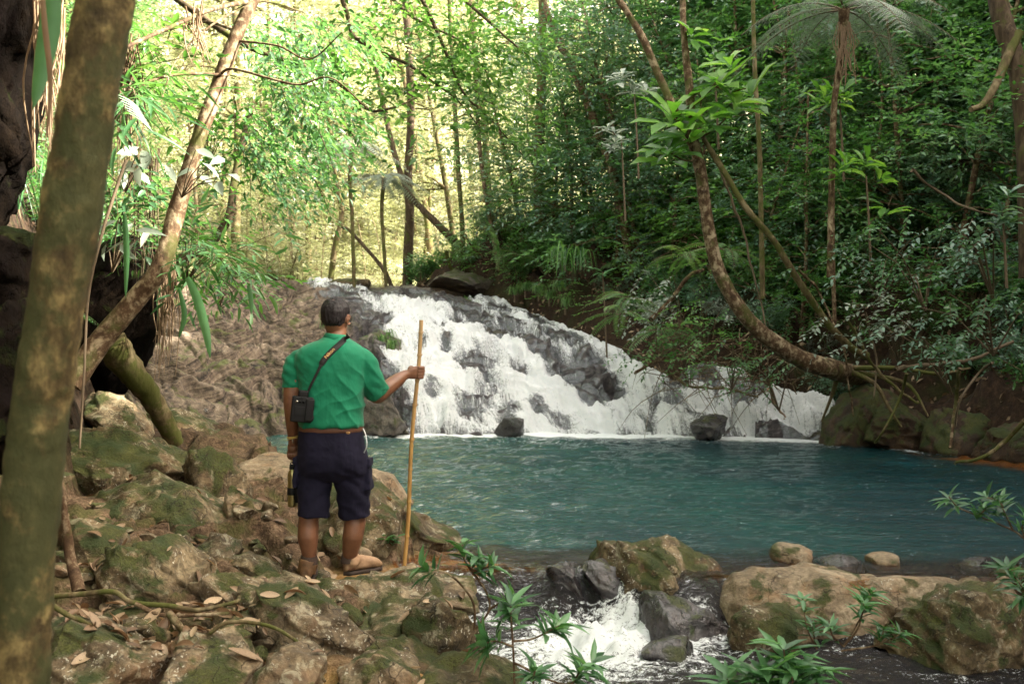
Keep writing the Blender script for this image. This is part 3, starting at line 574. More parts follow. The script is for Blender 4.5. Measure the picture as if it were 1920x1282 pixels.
RK = [
 (118, 385, 800, 960, 8.3, 1.5, 'stone_mossy', 'large mossy boulder with white lichen spots, highest beside the near trunk', 11, (0, .32, .2), 6),
 (345, 485, 842, 965, 8.0, .9, 'stone_mossy', 'brown humped rock with a mossy top between the lichen boulder and the man', 12, (0, .25, 0), 5),
 (405, 520, 925, 1010, 7.2, .6, 'stone_warm', 'small dark undercut rock left of the metal bottle', 13, (0, .3, .3), 5),
 (110, 490, 905, 1085, 6.9, 1.3, 'stone_mossy', 'long mossy slab sloping down to the right behind the roots', 64, (.1, .34, .1), 6),
 (105, 275, 965, 1110, 5.9, .7, 'stone_mossy', 'moss covered rock right against the near tree trunk', 15, (0, .2, .5), 5),
 (215, 440, 1000, 1170, 5.75, .8, 'stone_mossy', 'big greenish boulder above the exposed roots', 16, (0, .42, .1), 6),
 (370, 455, 1002, 1060, 6.3, .4, 'stone_warm', 'rounded pale stone resting on top of the greenish boulder', 17, (0, 0, .4), 5),
 (410, 545, 1028, 1090, 6.2, .5, 'stone_mossy', 'low mossy stone left of the man\'s left boot', 18, (0, .2, 0), 5),
 (372, 585, 1062, 1160, 5.75, .8, 'stone_warm', 'smooth tan slab just below the man\'s left boot', 19, (0, .18, .2), 6),
 (445, 530, 1098, 1160, 5.35, .4, 'stone_warm', 'small rounded tan stone against the angular lichen rock', 20, (0, 0, .3), 5),
 (488, 720, 1088, 1275, 5.1, .8, 'stone_warm', 'large angular rock with white lichen patches below the man', 21, (.15, .5, .35), 6),
 (585, 885, 1064, 1150, 6.0, .95, 'stone_warm', 'flat lichen speckled slab under the bamboo stick', 22, (0, -.02, .15), 6),
 (672, 800, 1128, 1215, 5.55, .8, 'stone_mossy', 'split block left half, under the flat slab', 23, (.1, .2, .2), 5),
 (765, 905, 1118, 1245, 5.55, .9, 'stone_mossy', 'split block right half, beside the white water', 24, (.1, .3, -.2), 5),
 (690, 860, 1175, 1268, 5.15, .8, 'stone_mossy', 'cracked mossy wedge below the split block', 25, (.2, .45, 0), 5),
 (182, 285, 1138, 1200, 4.9, .35, 'stone_mossy', 'squared mossy stone among roots and dead leaves', 26, (.2, -.1, .4), 5),
 (398, 492, 1142, 1192, 4.9, .35, 'stone_mossy', 'small ribbed round stone beside the angular lichen rock', 27, (0, .1, .6), 5),
 (80, 320, 1178, 1330, 4.55, .8, 'stone_warm', 'reddish boulder with white spots at the bottom left corner', 28, (0, .2, .1), 6),
 (290, 485, 1188, 1330, 4.5, .8, 'stone_warm', 'pinkish lumpy boulder along the bottom edge', 29, (0, .12, .3), 6),
 (478, 605, 1212, 1330, 4.35, .5, 'stone_warm', 'grey green rounded rock with a white patch at the bottom edge', 30, (0, .1, 0), 5),
 (400, 470, 1168, 1212, 4.65, .3, 'stone_mossy', 'green wedge shaped stone under the pale dead leaf', 31, (0, .2, 0), 5),
 (640, 800, 1222, 1320, 4.7, .6, 'stone_warm', 'orange tan rock at the bottom edge below the cracked wedge', 32, (0, -.2, 0), 5),
 (770, 985, 1238, 1330, 4.9, .7, 'stone_mossy', 'dark mossy rock at the bottom edge beside the foam', 33, (0, .25, 0), 5),
 (560, 615, 1100, 1135, 5.95, .4, 'stone_mossy', 'small stone under the heel of the left boot', 34, (0, 0, 0), 4),
 (585, 790, 905, 1075, 7.3, .9, 'stone_mossy', 'broad dark mossy rock behind the man\'s legs', 35, (0, .2, 0), 6),
 (655, 860, 872, 1060, 7.75, .8, 'stone_mossy', 'moss covered wedge of rock reaching into the pool', 36, (.1, .75, .1), 6),
 (640, 770, 865, 960, 8.1, .7, 'stone_tan', 'pale cream rock tip behind the man\'s shorts', 37, (0, .5, 0), 5),
 (425, 620, 852, 945, 9.3, 1.0, 'stone_tan', 'low tan ledge at the pool edge behind the bottle', 38, (0, .1, 0), 6),
 (135, 300, 738, 815, 10.2, 1.0, 'stone_warm', 'pale slab lying behind the lichen boulder', 39, (0, .45, 0), 5),
 (230, 420, 770, 850, 11.2, 1.0, 'stone_mossy', 'dark mossy rock in the hollow under the leaning tree', 40, (0, .3, 0), 5),
 (630, 700, 1020, 1062, 6.9, .35, 'stone_tan', 'pale smooth stone behind the man\'s right boot', 41, (0, 0, 0), 4),
 (1118, 1352, 1012, 1135, 6.95, .75, 'stone_mossy', 'mossy green boulder in the outlet of the pool', 42, (0, .22, .1), 6),
 (1117, 1163, 1003, 1060, 7.0, .3, 'stone_mossy', 'small upright knob on the left of the outlet boulder', 43, (0, .1, 0), 4),
 (1018, 1105, 1042, 1112, 6.95, .4, 'stone_wet', 'dark wet stone left of the outlet boulder', 44, (0, .3, 0), 5),
 (1072, 1215, 1055, 1125, 6.85, .5, 'stone_wet', 'shiny dark wet slab at the foot of the outlet boulder', 45, (.3, .2, .2), 5),
 (1185, 1390, 1118, 1205, 6.45, .55, 'stone_wet', 'dark wet sloping slab in the rapids', 46, (.15, .35, 0), 5),
 (1362, 1740, 1052, 1215, 6.6, .85, 'stone_tan', 'biggest pale tan boulder, smooth and sunlit, right of the rapids', 47, (.05, .16, .08), 6),
 (1610, 1905, 1068, 1200, 6.4, .6, 'stone_tan', 'long low tan boulder behind the crack, right of the biggest one', 48, (0, .02, 0), 6),
 (1672, 1950, 1098, 1275, 6.0, .75, 'stone_mossy', 'tan boulder with dark moss at the right edge', 49, (.2, -.12, .1), 6),
 (1362, 1520, 1133, 1222, 6.2, .5, 'stone_mossy', 'dark rock in front of the biggest tan boulder', 50, (0, -.1, .1), 5),
 (1443, 1528, 1018, 1068, 7.2, .35, 'stone_tan', 'small pale pointed stone standing in the brown shallows', 51, (0, .25, 0), 5),
 (1530, 1625, 1040, 1072, 7.1, .35, 'stone_wet', 'flat grey stone in the shallows', 52, (0, .05, 0), 4),
 (1622, 1688, 1036, 1066, 7.1, .3, 'stone_tan', 'small tan capped stone in the shallows', 53, (0, 0, 0), 4),
 (1783, 1855, 1044, 1076, 7.1, .3, 'stone_wet', 'blue black wet stone alone in the shallows', 54, (0, 0, 0), 4),
 (1865, 1990, 1052, 1150, 6.75, .6, 'stone_mossy', 'reddish brown rock at the right edge behind the leaves', 55, (0, 0, 0), 5),
 (1195, 1305, 1190, 1260, 6.0, .3, 'stone_wet', 'dark stone washed over by foam', 56, (0, .1, 0), 4),
 (1292, 1366, 772, 838, 17.0, 1.0, 'stone_wet', 'dark rock with a green top beside the small right fall', 58, (0, .3, 0), 5),
 (932, 986, 778, 834, 17.3, .6, 'stone_wet', 'dark brown rock poking out of the white water', 59, (0, .4, 0), 4),
 (1520, 1730, 722, 865, 16.3, 1.5, 'stone_bank', 'rounded brown rock with green moss right of the small fall', 61, (0, .2, 0), 6),
 (1580, 1800, 755, 880, 15.9, 1.6, 'stone_bank', 'broad mossy rock at the waterline under the curved tree', 62, (0, .15, 0), 6),
 (1700, 1900, 770, 895, 15.0, 1.6, 'stone_bank', 'earth brown rock at the waterline on the right', 63, (0, .2, 0), 5),
 (1810, 2050, 775, 905, 14.0, 1.7, 'stone_bank', 'dark bank rock cut by the right picture edge', 65, (0, 0, 0), 5),
 (685, 765, 618, 700, 22.0, 1.3, 'stone_cascade', 'grass tufted rock jutting beside the main fall', 66, (0, .5, 0), 5),
 (645, 760, 700, 830, 17.9, 1.2, 'stone_cascade', 'dark mossy outcrop behind the man\'s right arm', 67, (0, .3, 0), 5),
 (600, 700, 522, 552, 27.0, 1.2, 'stone_mossy', 'mossy log shaped rock on the crest left of the fall', 69, (0, -.1, 0), 4),
 (800, 940, 508, 552, 27.2, 1.6, 'stone_cascade', 'flat brown ledge on the crest above the fall', 70, (0, .1, 0), 5),
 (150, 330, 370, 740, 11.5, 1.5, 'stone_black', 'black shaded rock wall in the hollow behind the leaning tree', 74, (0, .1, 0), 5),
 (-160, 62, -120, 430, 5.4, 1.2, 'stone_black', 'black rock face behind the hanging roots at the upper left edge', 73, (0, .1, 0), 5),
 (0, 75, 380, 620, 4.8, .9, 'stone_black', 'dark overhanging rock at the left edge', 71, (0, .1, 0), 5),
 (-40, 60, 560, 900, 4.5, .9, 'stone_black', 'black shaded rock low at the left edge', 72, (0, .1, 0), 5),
]
for r_ in RK:
    a, b, c_, d_, e_, dep, mt, lb, sd_, ro, sb = r_; rock(a, b, c_, d_, e_, dep, mt, lb, sd_, ro, sb)
# small loose stones among the roots (one group)
rg = np.random.RandomState(5); lib = []
for k in range(5):
    v, f = rock_geo((0, 0, 0), (.2, .16, .11), 200+k, (0, 0, 0), 4, cuts=10); m_ = MB().add(v, f).mesh('stone'); m_.materials.append(M['stone_warm' if k % 2 else 'stone_mossy']); lib.append(m_)
for k in range(150):
    Yd = rg.uniform(4.4, 7.6); px = rg.uniform(110, 640)
    if k > 120: Yd = rg.uniform(5.0, 6.2); px = rg.uniform(600, 880)
    x = (px-CX)/F*Yd; s = rg.uniform(.25, 1.0)
    o = link('stone', lib[k % 5], None, (x, Yd, gz(x, Yd)+.03*s)); o.scale = (s, s*rg.uniform(.8, 1.2), s*rg.uniform(.7, 1.2)); o.rotation_euler = (rg.uniform(-.3, .3), rg.uniform(-.3, .5), rg.uniform(0, 6))
    tag(o, 'small loose stone wedged between the boulders on the left bank', 'stone', 'small loose stones on the left bank')
# ------------------------------------------------------------------ plants: builders
bpy.context.view_layer.update(); _dg = bpy.context.evaluated_depsgraph_get()
def drop(x, y, z0=6.0):
    h, loc, n, i, ob, _ = sc.ray_cast(_dg, Vector((x, y, z0)), Vector((0, 0, -1)))
    return (np.array(loc), np.array(n), ob) if h else (np.array((x, y, gz(x, y))), np.array((0, 0, 1.)), None)
def leaves(mb, Pp, D, N, L, W, rnd, fine=False, obo=False):
    Pp = np.asarray(Pp, float); k = len(Pp); D = nrm(D); S = nrm(np.cross(D, N)); N = np.cross(S, D)
    L = np.broadcast_to(np.asarray(L, float), (k,))[:, None]; W = np.broadcast_to(np.asarray(W, float), (k,))[:, None]
    if not fine:
        v = np.stack([Pp, Pp+D*L*.42+S*W*.5+N*W*.12, Pp+D*L*.5-N*W*.08, Pp+D*L*.42-S*W*.5+N*W*.12, Pp+D*L-N*L*.10], 1)
        f = np.array([(0, 2, 1), (0, 3, 2), (1, 2, 4), (2, 3, 4)])
    else:
        a, b = (.40, .78) if obo else (.26, .62); wa, wb = (.36, .5) if obo else (.5, .42)
        v = np.stack([Pp, Pp+D*L*a+S*W*wa+N*W*.14, Pp+D*L*a-N*W*.03, Pp+D*L*a-S*W*wa+N*W*.14,
                      Pp+D*L*b+S*W*wb+N*(W*.12-L*.05), Pp+D*L*b-N*L*.07, Pp+D*L*b-S*W*wb+N*(W*.12-L*.05), Pp+D*L-N*L*.17], 1)
        f = np.array([(0, 2, 1), (0, 3, 2), (1, 2, 5), (1, 5, 4), (2, 3, 6), (2, 6, 5), (4, 5, 7), (5, 6, 7)])
    nv = v.shape[1]; F_ = (f[None]+np.arange(k)[:, None, None]*nv).reshape(-1, 3)
    mb.add(v.reshape(-1, 3), F_, np.repeat(np.broadcast_to(np.asarray(rnd, float), (k,)), nv))
def sprays(mb, rg, base, dr, ln, nl, L, W, droop=.25, flat=.6, fine=False, mst=None, ang=55, clump=None, obo=False):
    """twigs with paired leaves; base (T,3) dr (T,3)"""
    base = np.asarray(base, float); Tn = len(base); dr = nrm(dr); ln = np.broadcast_to(ln, (Tn,))
    side = nrm(np.cross(dr, (0, 0, 1.))+rg.normal(size=(Tn, 3))*.15); up = np.cross(side, dr)
    cl = rg.uniform(0, 1, Tn) if clump is None else clump
    t = (np.arange(nl)+.6)/nl
    pos = base[:, None]+dr[:, None]*(ln[:, None]*t)[..., None]; pos[..., 2] -= droop*(ln[:, None]*t**2)
    sg = np.where(np.arange(nl) % 2, 1, -1)[None, :, None]; c, s = math.cos(R(ang)), math.sin(R(ang))
    D = dr[:, None]*c+side[:, None]*s*sg+rg.normal(size=(Tn, nl, 3))*.16; D[..., 2] -= droop*.6*t
    D[:, -1] = dr+rg.normal(size=(Tn, 3))*.1
    N = up[:, None]*flat+np.array((0, 0, 1.))*(flat)+rg.normal(size=(Tn, nl, 3))*.38
    sz = rg.uniform(.7, 1.15, (Tn, nl))*(1-.25*abs(t-.5))
    r = np.clip(cl[:, None]*.62+rg.uniform(0, .38, (Tn, nl)), 0, 1)
    leaves(mb, pos.reshape(-1, 3), D.reshape(-1, 3), N.reshape(-1, 3), (L*sz).ravel(), (W*sz).ravel(), r.ravel(), fine, obo)
    if mst is not None:
        e = base+dr*ln[:, None]; e[:, 2] -= droop*ln; m = base+dr*ln[:, None]*.5; m[:, 2] -= droop*ln*.25; w_ = .004
        v = np.stack([base-side*w_, base+side*w_, m+side*w_*.8, m-side*w_*.8, e], 1); f = np.array([(0, 1, 2), (0, 2, 3), (3, 2, 4)])
        mst.add(v.reshape(-1, 3), (f[None]+np.arange(Tn)[:, None, None]*5).reshape(-1, 3))
def proto_shrub(seed, H=1.1, Rr=.9, ntw=95, nl=9, tw=.34, L=.095, W=.04, mat='leaf_dark', fine=False, droop=.3, stems=9, tm='twig'):
    rg = np.random.RandomState(seed); ml = MB(); ms = MB(); bs = []; ds = []
    for k in range(stems):
        a = rg.uniform(0, 6.28); rr = Rr*rg.uniform(.25, 1); h = H*rg.uniform(.6, 1.05)*(1-.3*rr/Rr)
        e = np.array((math.cos(a)*rr, math.sin(a)*rr, h)); mid = e*np.array((.35, .35, .55))+rg.normal(size=3)*.05
        pts = catmull([(0, 0, -.15), mid, e], 7); ms.tube(pts, np.linspace(.016, .005, 7)*max(1, H), 5, cap=False)
        for q in range(ntw//stems):
            u = rg.uniform(.3, 1.0); i = u*6; p = pts[int(min(i, 5))]*(1-(i % 1))+pts[int(min(i, 5))+1]*(i % 1)
            d = nrm(nrm(e*np.array((1, 1, .3)))*.6+rg.normal(size=3)*np.array((1, 1, .55))); bs.append(p); ds.append(d)
    sprays(ml, rg, bs, ds, tw*rg.uniform(.6, 1.2, len(bs)), nl, L, W, droop, mst=ms, fine=fine)
    return ml, ms, mat, tm
def plant(name, pr, label, cat, group=None, loc=(0, 0, 0)):
    ml, ms, mat, tm = pr; e = empty(name, loc, label, cat, group)
    ml.build('foliage', M[mat], e); ms.build('stem', M[tm], e); return e
def proto_fern(seed, n=9, Lf=.9, np_=16, pl=.2, mat='fern', bip=False, rise=.55):
    rg = np.random.RandomState(seed); ml = MB(); ms = MB()
    for k in range(n):
        a = k*6.283/n+rg.uniform(-.3, .3); L_ = Lf*rg.uniform(.8, 1.1); el = rise+rg.uniform(-.15, .2)
        u = np.array((math.cos(a), math.sin(a), 0)); t = np.linspace(0, 1, 14)
        pts = u*(L_*t*math.cos(el))[:, None]+np.array((0, 0, 1.))*(L_*(t*math.sin(el)-.62*t*t))[:, None]
        ms.tube(pts, np.linspace(.008, .002, 14)*Lf, 4, cap=False)
        tt = np.linspace(.12, .98, np_); pp = np.stack([np.interp(tt, t, pts[:, i]) for i in range(3)], 1); dd = nrm(np.gradient(pp, axis=0))
        sd_ = nrm(np.cross(dd, (0, 0, 1.))); prof = np.sin(np.pi*np.clip(tt*.9+.08, 0, 1))**.7*pl; r0 = rg.uniform(0, .6)
        for s in (-1, 1):
            D = dd*.45+sd_*s; D[:, 2] -= .15; N = np.cross(sd_, dd)+rg.normal(size=(np_, 3))*.12
            if not bip: leaves(ml, pp, D, N, prof, prof*.17+.008, r0+rg.uniform(0, .35, np_))
            else:
                D = nrm(D); m = 13
                for q in range(np_):
                    tq = (np.arange(m)+.5)/m; pq = pp[q]+D[q]*(prof[q]*tq)[:, None]; pq[:, 2] -= prof[q]*.25*tq**2
                    s2 = nrm(np.cross(D[q], N[q]))
                    for s3 in (-1, 1):
                        leaves(ml, pq, D[q]*.5+s2*s3, np.repeat(N[q][None], m, 0), prof[q]*.17*(1.05-tq), prof[q]*.05, r0+rg.uniform(0, .3, m))
    return ml, ms, mat, 'twig'
def ribbon(mb, pts, w_, a=.5, up=(0, 0, 1.), fold=.25):
    pts = catmull(pts, 12); d = nrm(np.gradient(pts, axis=0)); s = nrm(np.cross(d, up)); n = np.cross(s, d); t = np.linspace(0, 1, 12)
    ww = (w_*.5*np.clip(np.sin(np.pi*(t*.85+.13)), .02, 1)**.7)[:, None]; ww[-1] = .0005
    v = np.stack([pts+s*ww+n*ww*fold, pts, pts-s*ww+n*ww*fold], 1).reshape(-1, 3)
    i = np.arange(11)*3; f = np.concatenate([np.stack([i, i+1, i+4, i+3], 1), np.stack([i+1, i+2, i+5, i+4], 1)])
    mb.add(v, f, a)
def proto_strap(seed, n=16, L=.8, w_=.035, mat='leaf_near', arch=.7):
    rg = np.random.RandomState(seed); ml = MB(); ms = MB()
    for k in range(n):
        a = rg.uniform(0, 6.28); u = np.array((math.cos(a), math.sin(a), 0)); L_ = L*rg.uniform(.55, 1.1); o = rg.uniform(.25, 1)
        ribbon(ml, [(0, 0, 0), u*L_*.28*o+(0, 0, L_*.5), u*L_*.6*o+(0, 0, L_*(.72-.2*arch)), u*L_*.85*o+(0, 0, L_*(.72-arch))], w_*rg.uniform(.7, 1.1), rg.uniform(0, 1))
    ms.tube([(0, 0, -.1), (0, 0, .06)], .02, 5)
    return ml, ms, mat, 'twig'
def whorl(ml, rg, c, ax, n, L, W, droop=.3, fine=True, obo=False, spread=1.1):
    ax = nrm(ax); a = np.array((1, 0, 0)) if abs(ax[0]) < .8 else np.array((0, 1, 0)); u = nrm(np.cross(ax, a)); v = np.cross(ax, u)
    ph = rg.uniform(0, 6.28)+np.arange(n)*2.4; s = rg.uniform(.65, 1.1, n)*spread
    D = (np.cos(ph)[:, None]*u+np.sin(ph)[:, None]*v)*s[:, None]+ax*rg.uniform(.15, .95, n)[:, None]; D[:, 2] -= droop*rg.uniform(0, 1, n)
    N = np.repeat(ax[None], n, 0)+rg.normal(size=(n, 3))*.15+np.array((0, 0, .5))
    p = np.asarray(c)+ax*rg.uniform(-.35, .1, n)[:, None]*L
    leaves(ml, p, D, N, L*rg.uniform(.65, 1.1, n), W*rg.uniform(.8, 1.1, n), rg.uniform(0, 1, n), fine, obo)
def proto_tree(seed, H=8, crown=(2.2, 2.2, 2.4), base=.45, ncl=16, ntw=26, L=.13, W=.055, nl=9, tw=.5, mat='leaf_mid', r=.07, lean=.6, tm='trunk', cr=.7):
    rg = np.random.RandomState(seed); ml = MB(); ms = MB()
    le = rg.normal(size=2)*lean; top = np.array((le[0], le[1], H*.93))
    tp = catmull([(0, 0, -.5), (le[0]*.1+rg.normal()*.12, le[1]*.1, H*.3), (le[0]*.5+rg.normal()*.2, le[1]*.4, H*.62), top], 14); ms.tube(tp, np.linspace(r, r*.25, 14), 8)
    bs = []; ds = []; cm = []
    for k in range(ncl):
        u = rg.uniform(base, 1.0); i = u*13; p0 = tp[int(min(i, 12))]
        a = rg.uniform(0, 6.28); rr = rg.uniform(.35, 1); off = np.array((math.cos(a)*crown[0]*rr, math.sin(a)*crown[1]*rr, rg.uniform(-.1, .45)*crown[2]*.5))*(1-.5*(u-base))
        c = p0+off; ms.tube(catmull([p0, p0+off*.5+(0, 0, .15), c], 6), np.linspace(r*.35, r*.1, 6), 5, cap=False)
        cv = rg.uniform(0, 1); n = ntw; dd = nrm(rg.normal(size=(n, 3))); q = c+dd*cr*rg.uniform(.3, 1, n)[:, None]*np.array((1.1, 1.1, .55))
        bs.append(q); ds.append(dd*np.array((1, 1, .35))+nrm(off)*.4); cm.append(np.clip(cv*.6+rg.uniform(0, .5, n), 0, 1))
    bs = np.vstack(bs); sprays(ml, rg, bs, np.vstack(ds), tw*rg.uniform(.6, 1.2, len(bs)), nl, L, W, .3, mst=ms, clump=np.concatenate(cm))
    return ml, ms, mat, tm
def inview(x, y, z, m=1.18, h=2.5):
    if y < 1: return False
    px = CX+F*x/y; py = HY-(z-CAMZ)*F/y
    return abs(px-960) < 960*m+900/y*1.2 and -h*F/y-60 < py < 1282+300
class Kind:
    """prototype placed the first time, then copied object by object"""
    def __init__(s, name, pr, label, cat, group): s.a = (name, pr, label, cat, group); s.o = None; s.k = 0
    def put(s, loc, sc_=1.0, rz=0.0, tilt=(0, 0), label=None, group=None):
        n, pr, lb, ct, gp = s.a
        if s.o is None: s.o = plant(n, pr, lb, ct, gp); o = s.o
        else: o = copy_tree(s.o)
        o.location = loc; o.scale = (sc_,)*3 if not isinstance(sc_, tuple) else sc_; o.rotation_euler = (tilt[0], tilt[1], rz)
        if label: o['label'] = label; o['group'] = group or ''
        if label and not group: del o['group']
        s.k += 1; return o

# ------------------------------------------------------------------ right hillside
G1 = 'shrubs on the shaded right hillside'
hs_kinds = [
 Kind('shrub', proto_shrub(301, 1.3, 1.05, 210, 9, .36, .10, .042, 'leaf_teal'), 'blue green shrub with small paired leaves in the thicket on the shaded right hillside', 'shrub', G1+', blue green'),
 Kind('shrub', proto_shrub(302, 1.5, 1.0, 200, 8, .42, .125, .052, 'leaf_dark'), 'dark green shrub with medium pointed leaves in the thicket on the shaded right hillside', 'shrub', G1+', dark green'),
 Kind('shrub', proto_shrub(303, 1.2, 1.1, 230, 10, .38, .075, .03, 'leaf_mid'), 'mid green shrub with fine small leaves in the thicket on the shaded right hillside', 'shrub', G1+', mid green'),
 Kind('shrub', proto_shrub(304, 1.5, .95, 130, 7, .45, .18, .07, 'leaf_dark', stems=7), 'shrub with larger dark glossy leaves in the thicket on the shaded right hillside', 'shrub', G1+', large leaves'),
 Kind('shrub', proto_shrub(305, 1.0, 1.0, 170, 9, .34, .10, .045, 'leaf_sheen'), 'shrub whose leaves shine pale grey in the thicket on the right hillside', 'shrub', G1+', pale sheen'),
]
ferns = [Kind('fern', proto_fern(311, 9, .95, 18, .22), 'arching green fern in the undergrowth of the right hillside', 'fern', 'ferns on the right hillside'),
         Kind('fern', proto_fern(312, 7, 1.2, 20, .26, 'leaf_teal', rise=.4), 'long fronded blue green fern in the undergrowth of the right hillside', 'fern', 'long ferns on the right hillside')]
straps = Kind('strap_leaf_plant', proto_strap(313, 22, .8, .03, 'leaf_dark'), 'clump of long arching strap leaves on the right bank', 'plant', 'strap leaved clumps on the right bank')
hill_trees = [
 Kind('small_tree', proto_tree(321, 4.6, (1.6, 1.6, 2.2), .10, 22, 24, .115, .048, 9, .42, 'leaf_teal', .045), 'slender tree with blue green foliage on the right hillside', 'tree', 'blue green trees on the right hillside'),
 Kind('small_tree', proto_tree(322, 6.0, (1.9, 1.9, 2.6), .12, 26, 24, .14, .058, 8, .5, 'leaf_dark', .06), 'slender tree with dark green foliage on the right hillside', 'tree', 'dark green trees on the right hillside'),
 Kind('small_tree', proto_tree(323, 5.2, (1.8, 1.8, 2.4), .10, 24, 26, .10, .045, 9, .45, 'leaf_mid', .05), 'slender tree with mid green foliage on the right hillside', 'tree', 'mid green trees on the right hillside')]
rg = np.random.RandomState(42); cand = []
def hill_points(n, dmin, dmax, sp, rg, region=HILL, xr=(-3, 24), yr=(9, 36), m=1.15):
    pts = []; c = rg.uniform(0, 1, (n, 2))*np.array((xr[1]-xr[0], yr[1]-yr[0]))+np.array((xr[0], yr[0]))
    d = sdf_poly(c[:, 0], c[:, 1], region); z = ground(c[:, 0], c[:, 1]); out = []
    for (x, y), dd, zz in zip(c, d, z):
        if not dmin < dd < dmax or not inview(x, y, zz, m): continue
        s = sp*(.75+y/40)
        if any((x-a)**2+(y-b)**2 < s*s for a, b, *_ in out): continue
        out.append((x, y, zz, dd))
    return out
hp = hill_points(16000, .45, 13, .54, rg)
for x, y, z, d in hp:
    u = rg.uniform()
    px = pxof(x, y); nb = .55 if d < 1.6 else 1
    w_ = [.30, .24, .22, .10, .14] if px < 1400 else [.24, .36, .22, .14, .04]
    if d < 1.5 and rg.uniform() < (.25 if px < 1500 else .5): continue
    if u < .13: k = ferns[rg.randint(2)]; k.put((x, y, z), rg.uniform(.7, 1.2), rg.uniform(0, 6.28), (rg.uniform(-.2, .2), -.35))
    elif u < .16: straps.put((x, y, z), rg.uniform(.7, 1.2), rg.uniform(0, 6.28))
    else:
        k = hs_kinds[rg.choice(5, p=w_)]; k.put((x, y, z-.05), rg.uniform(.65, 1.2)*(.75 if d < 1.6 else 1), rg.uniform(0, 6.28), (rg.uniform(-.25, .25), rg.uniform(-.5, -.1)))
for x, y, z, d in hill_points(3500, 2.6, 22, 1.75, rg, xr=(0, 26), yr=(12, 38), m=1.2):
    k = hill_trees[rg.randint(3)]; k.put((x, y, z-.1), rg.uniform(.8, 1.35), rg.uniform(0, 6.28), (rg.uniform(-.1, .1), rg.uniform(-.22, .02)))
n_hill = sum(k.k for k in hs_kinds)
for px, Yd, k, s in [(985, 28, 1, 1.1), (1030, 27, 2, 1.2), (1075, 26, 0, 1.35), (1120, 25.5, 2, 1.2), (1160, 24.5, 0, 1.3), (1205, 24, 1, 1.2), (1250, 23, 2, 1.25), (1100, 29, 1, 1.4), (1170, 28, 2, 1.5), (1240, 27, 1, 1.4), (1050, 31, 2, 1.3), (1310, 25, 0, 1.5), (1380, 24, 2, 1.5), (1450, 22, 0, 1.4), (1530, 21, 2, 1.4), (1620, 20, 0, 1.3), (1700, 19, 2, 1.3), (1790, 18, 1, 1.2), (1880, 17, 0, 1.2), (1340, 21.5, 2, 1.1), (1420, 20, 0, 1.0), (1500, 19, 2, 1.0)]:
    x = (px-CX)/F*Yd; hill_trees[k].put((x, Yd, gz(x, Yd)-.1), s, px*.37, (0, -.1))
# trees on the crest of the ridge added to shade the pool (partly above the frame)
big = Kind('tall_tree', proto_tree(331, 9, (3, 3, 3), .3, 34, 26, .24, .11, 8, .8, 'leaf_dark', .12, cr=1.1), 'tall dense tree high on the right ridge', 'tree', 'tall trees on the right ridge')
for k in range(95):
    y = rg.uniform(-12, 26); hx = np.interp(y, [3, 10, 16, 20, 26, 33], [14, 14, 14, 12.5, 10.5, 10]); x = hx+rg.uniform(0, 12); big.put((x, y, gz(x, y)-.3), rg.uniform(.85, 1.25), rg.uniform(0, 6.28))

for k in range(18):
    y = rg.uniform(20, 29); x = np.interp(y, [20, 29], [9.5, 4.5])+rg.uniform(0, 5); big.put((x, y, gz(x, y)-.3), rg.uniform(.8, 1.1), rg.uniform(0, 6.28))
# ------------------------------------------------------------------ sunlit forest behind the fall
GB = 'sunlit trees in the forest behind the fall'
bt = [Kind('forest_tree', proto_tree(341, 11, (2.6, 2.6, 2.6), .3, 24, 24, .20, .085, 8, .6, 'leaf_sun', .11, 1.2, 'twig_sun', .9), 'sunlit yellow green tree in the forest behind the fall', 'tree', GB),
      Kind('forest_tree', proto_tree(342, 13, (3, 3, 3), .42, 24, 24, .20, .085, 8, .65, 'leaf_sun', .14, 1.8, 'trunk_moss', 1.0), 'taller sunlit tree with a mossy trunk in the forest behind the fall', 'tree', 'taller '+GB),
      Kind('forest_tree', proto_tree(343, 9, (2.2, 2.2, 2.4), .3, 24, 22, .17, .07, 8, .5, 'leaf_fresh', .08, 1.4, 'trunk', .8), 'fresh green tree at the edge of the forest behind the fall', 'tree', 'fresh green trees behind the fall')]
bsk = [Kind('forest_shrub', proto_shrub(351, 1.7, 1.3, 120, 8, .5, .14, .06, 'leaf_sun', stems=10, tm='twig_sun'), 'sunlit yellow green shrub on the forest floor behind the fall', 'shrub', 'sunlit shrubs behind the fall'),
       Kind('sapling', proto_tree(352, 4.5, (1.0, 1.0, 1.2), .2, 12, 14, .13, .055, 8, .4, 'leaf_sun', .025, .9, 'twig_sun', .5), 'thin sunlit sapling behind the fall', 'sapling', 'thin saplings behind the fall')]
rg = np.random.RandomState(77); pts = []
for k in range(2500):
    y = rg.uniform(31, 62); x = rg.uniform(-.52, .3)*y
    if any((x-a)**2+(y-b)**2 < 8.0 for a, b in pts): continue
    px = pxof(x, y)
    if y < 37 and 520 < px < 800: continue
    pts.append((x, y))
    if len(pts) > 40: break
for x, y in pts:
    k = bt[rg.choice(3, p=[.45, .38, .17])]; k.put((x, y, gz(x, y)-.1), rg.uniform(.8, 1.3), rg.uniform(0, 6.28), (rg.uniform(-.1, .1), rg.uniform(-.12, .12)))
for k in range(95):
    y = rg.uniform(29.5, 52); x = rg.uniform(-.46, .02)*y
    if y < 36 and rg.uniform() < .5: x = -abs(x)-3
    px = pxof(x, y)
    if y < 35 and 560 < px < 760: continue
    bsk[rg.choice(2, p=[.45, .55])].put((x, y, gz(x, y)-.1), rg.uniform(.7, 1.3), rg.uniform(0, 6.28))

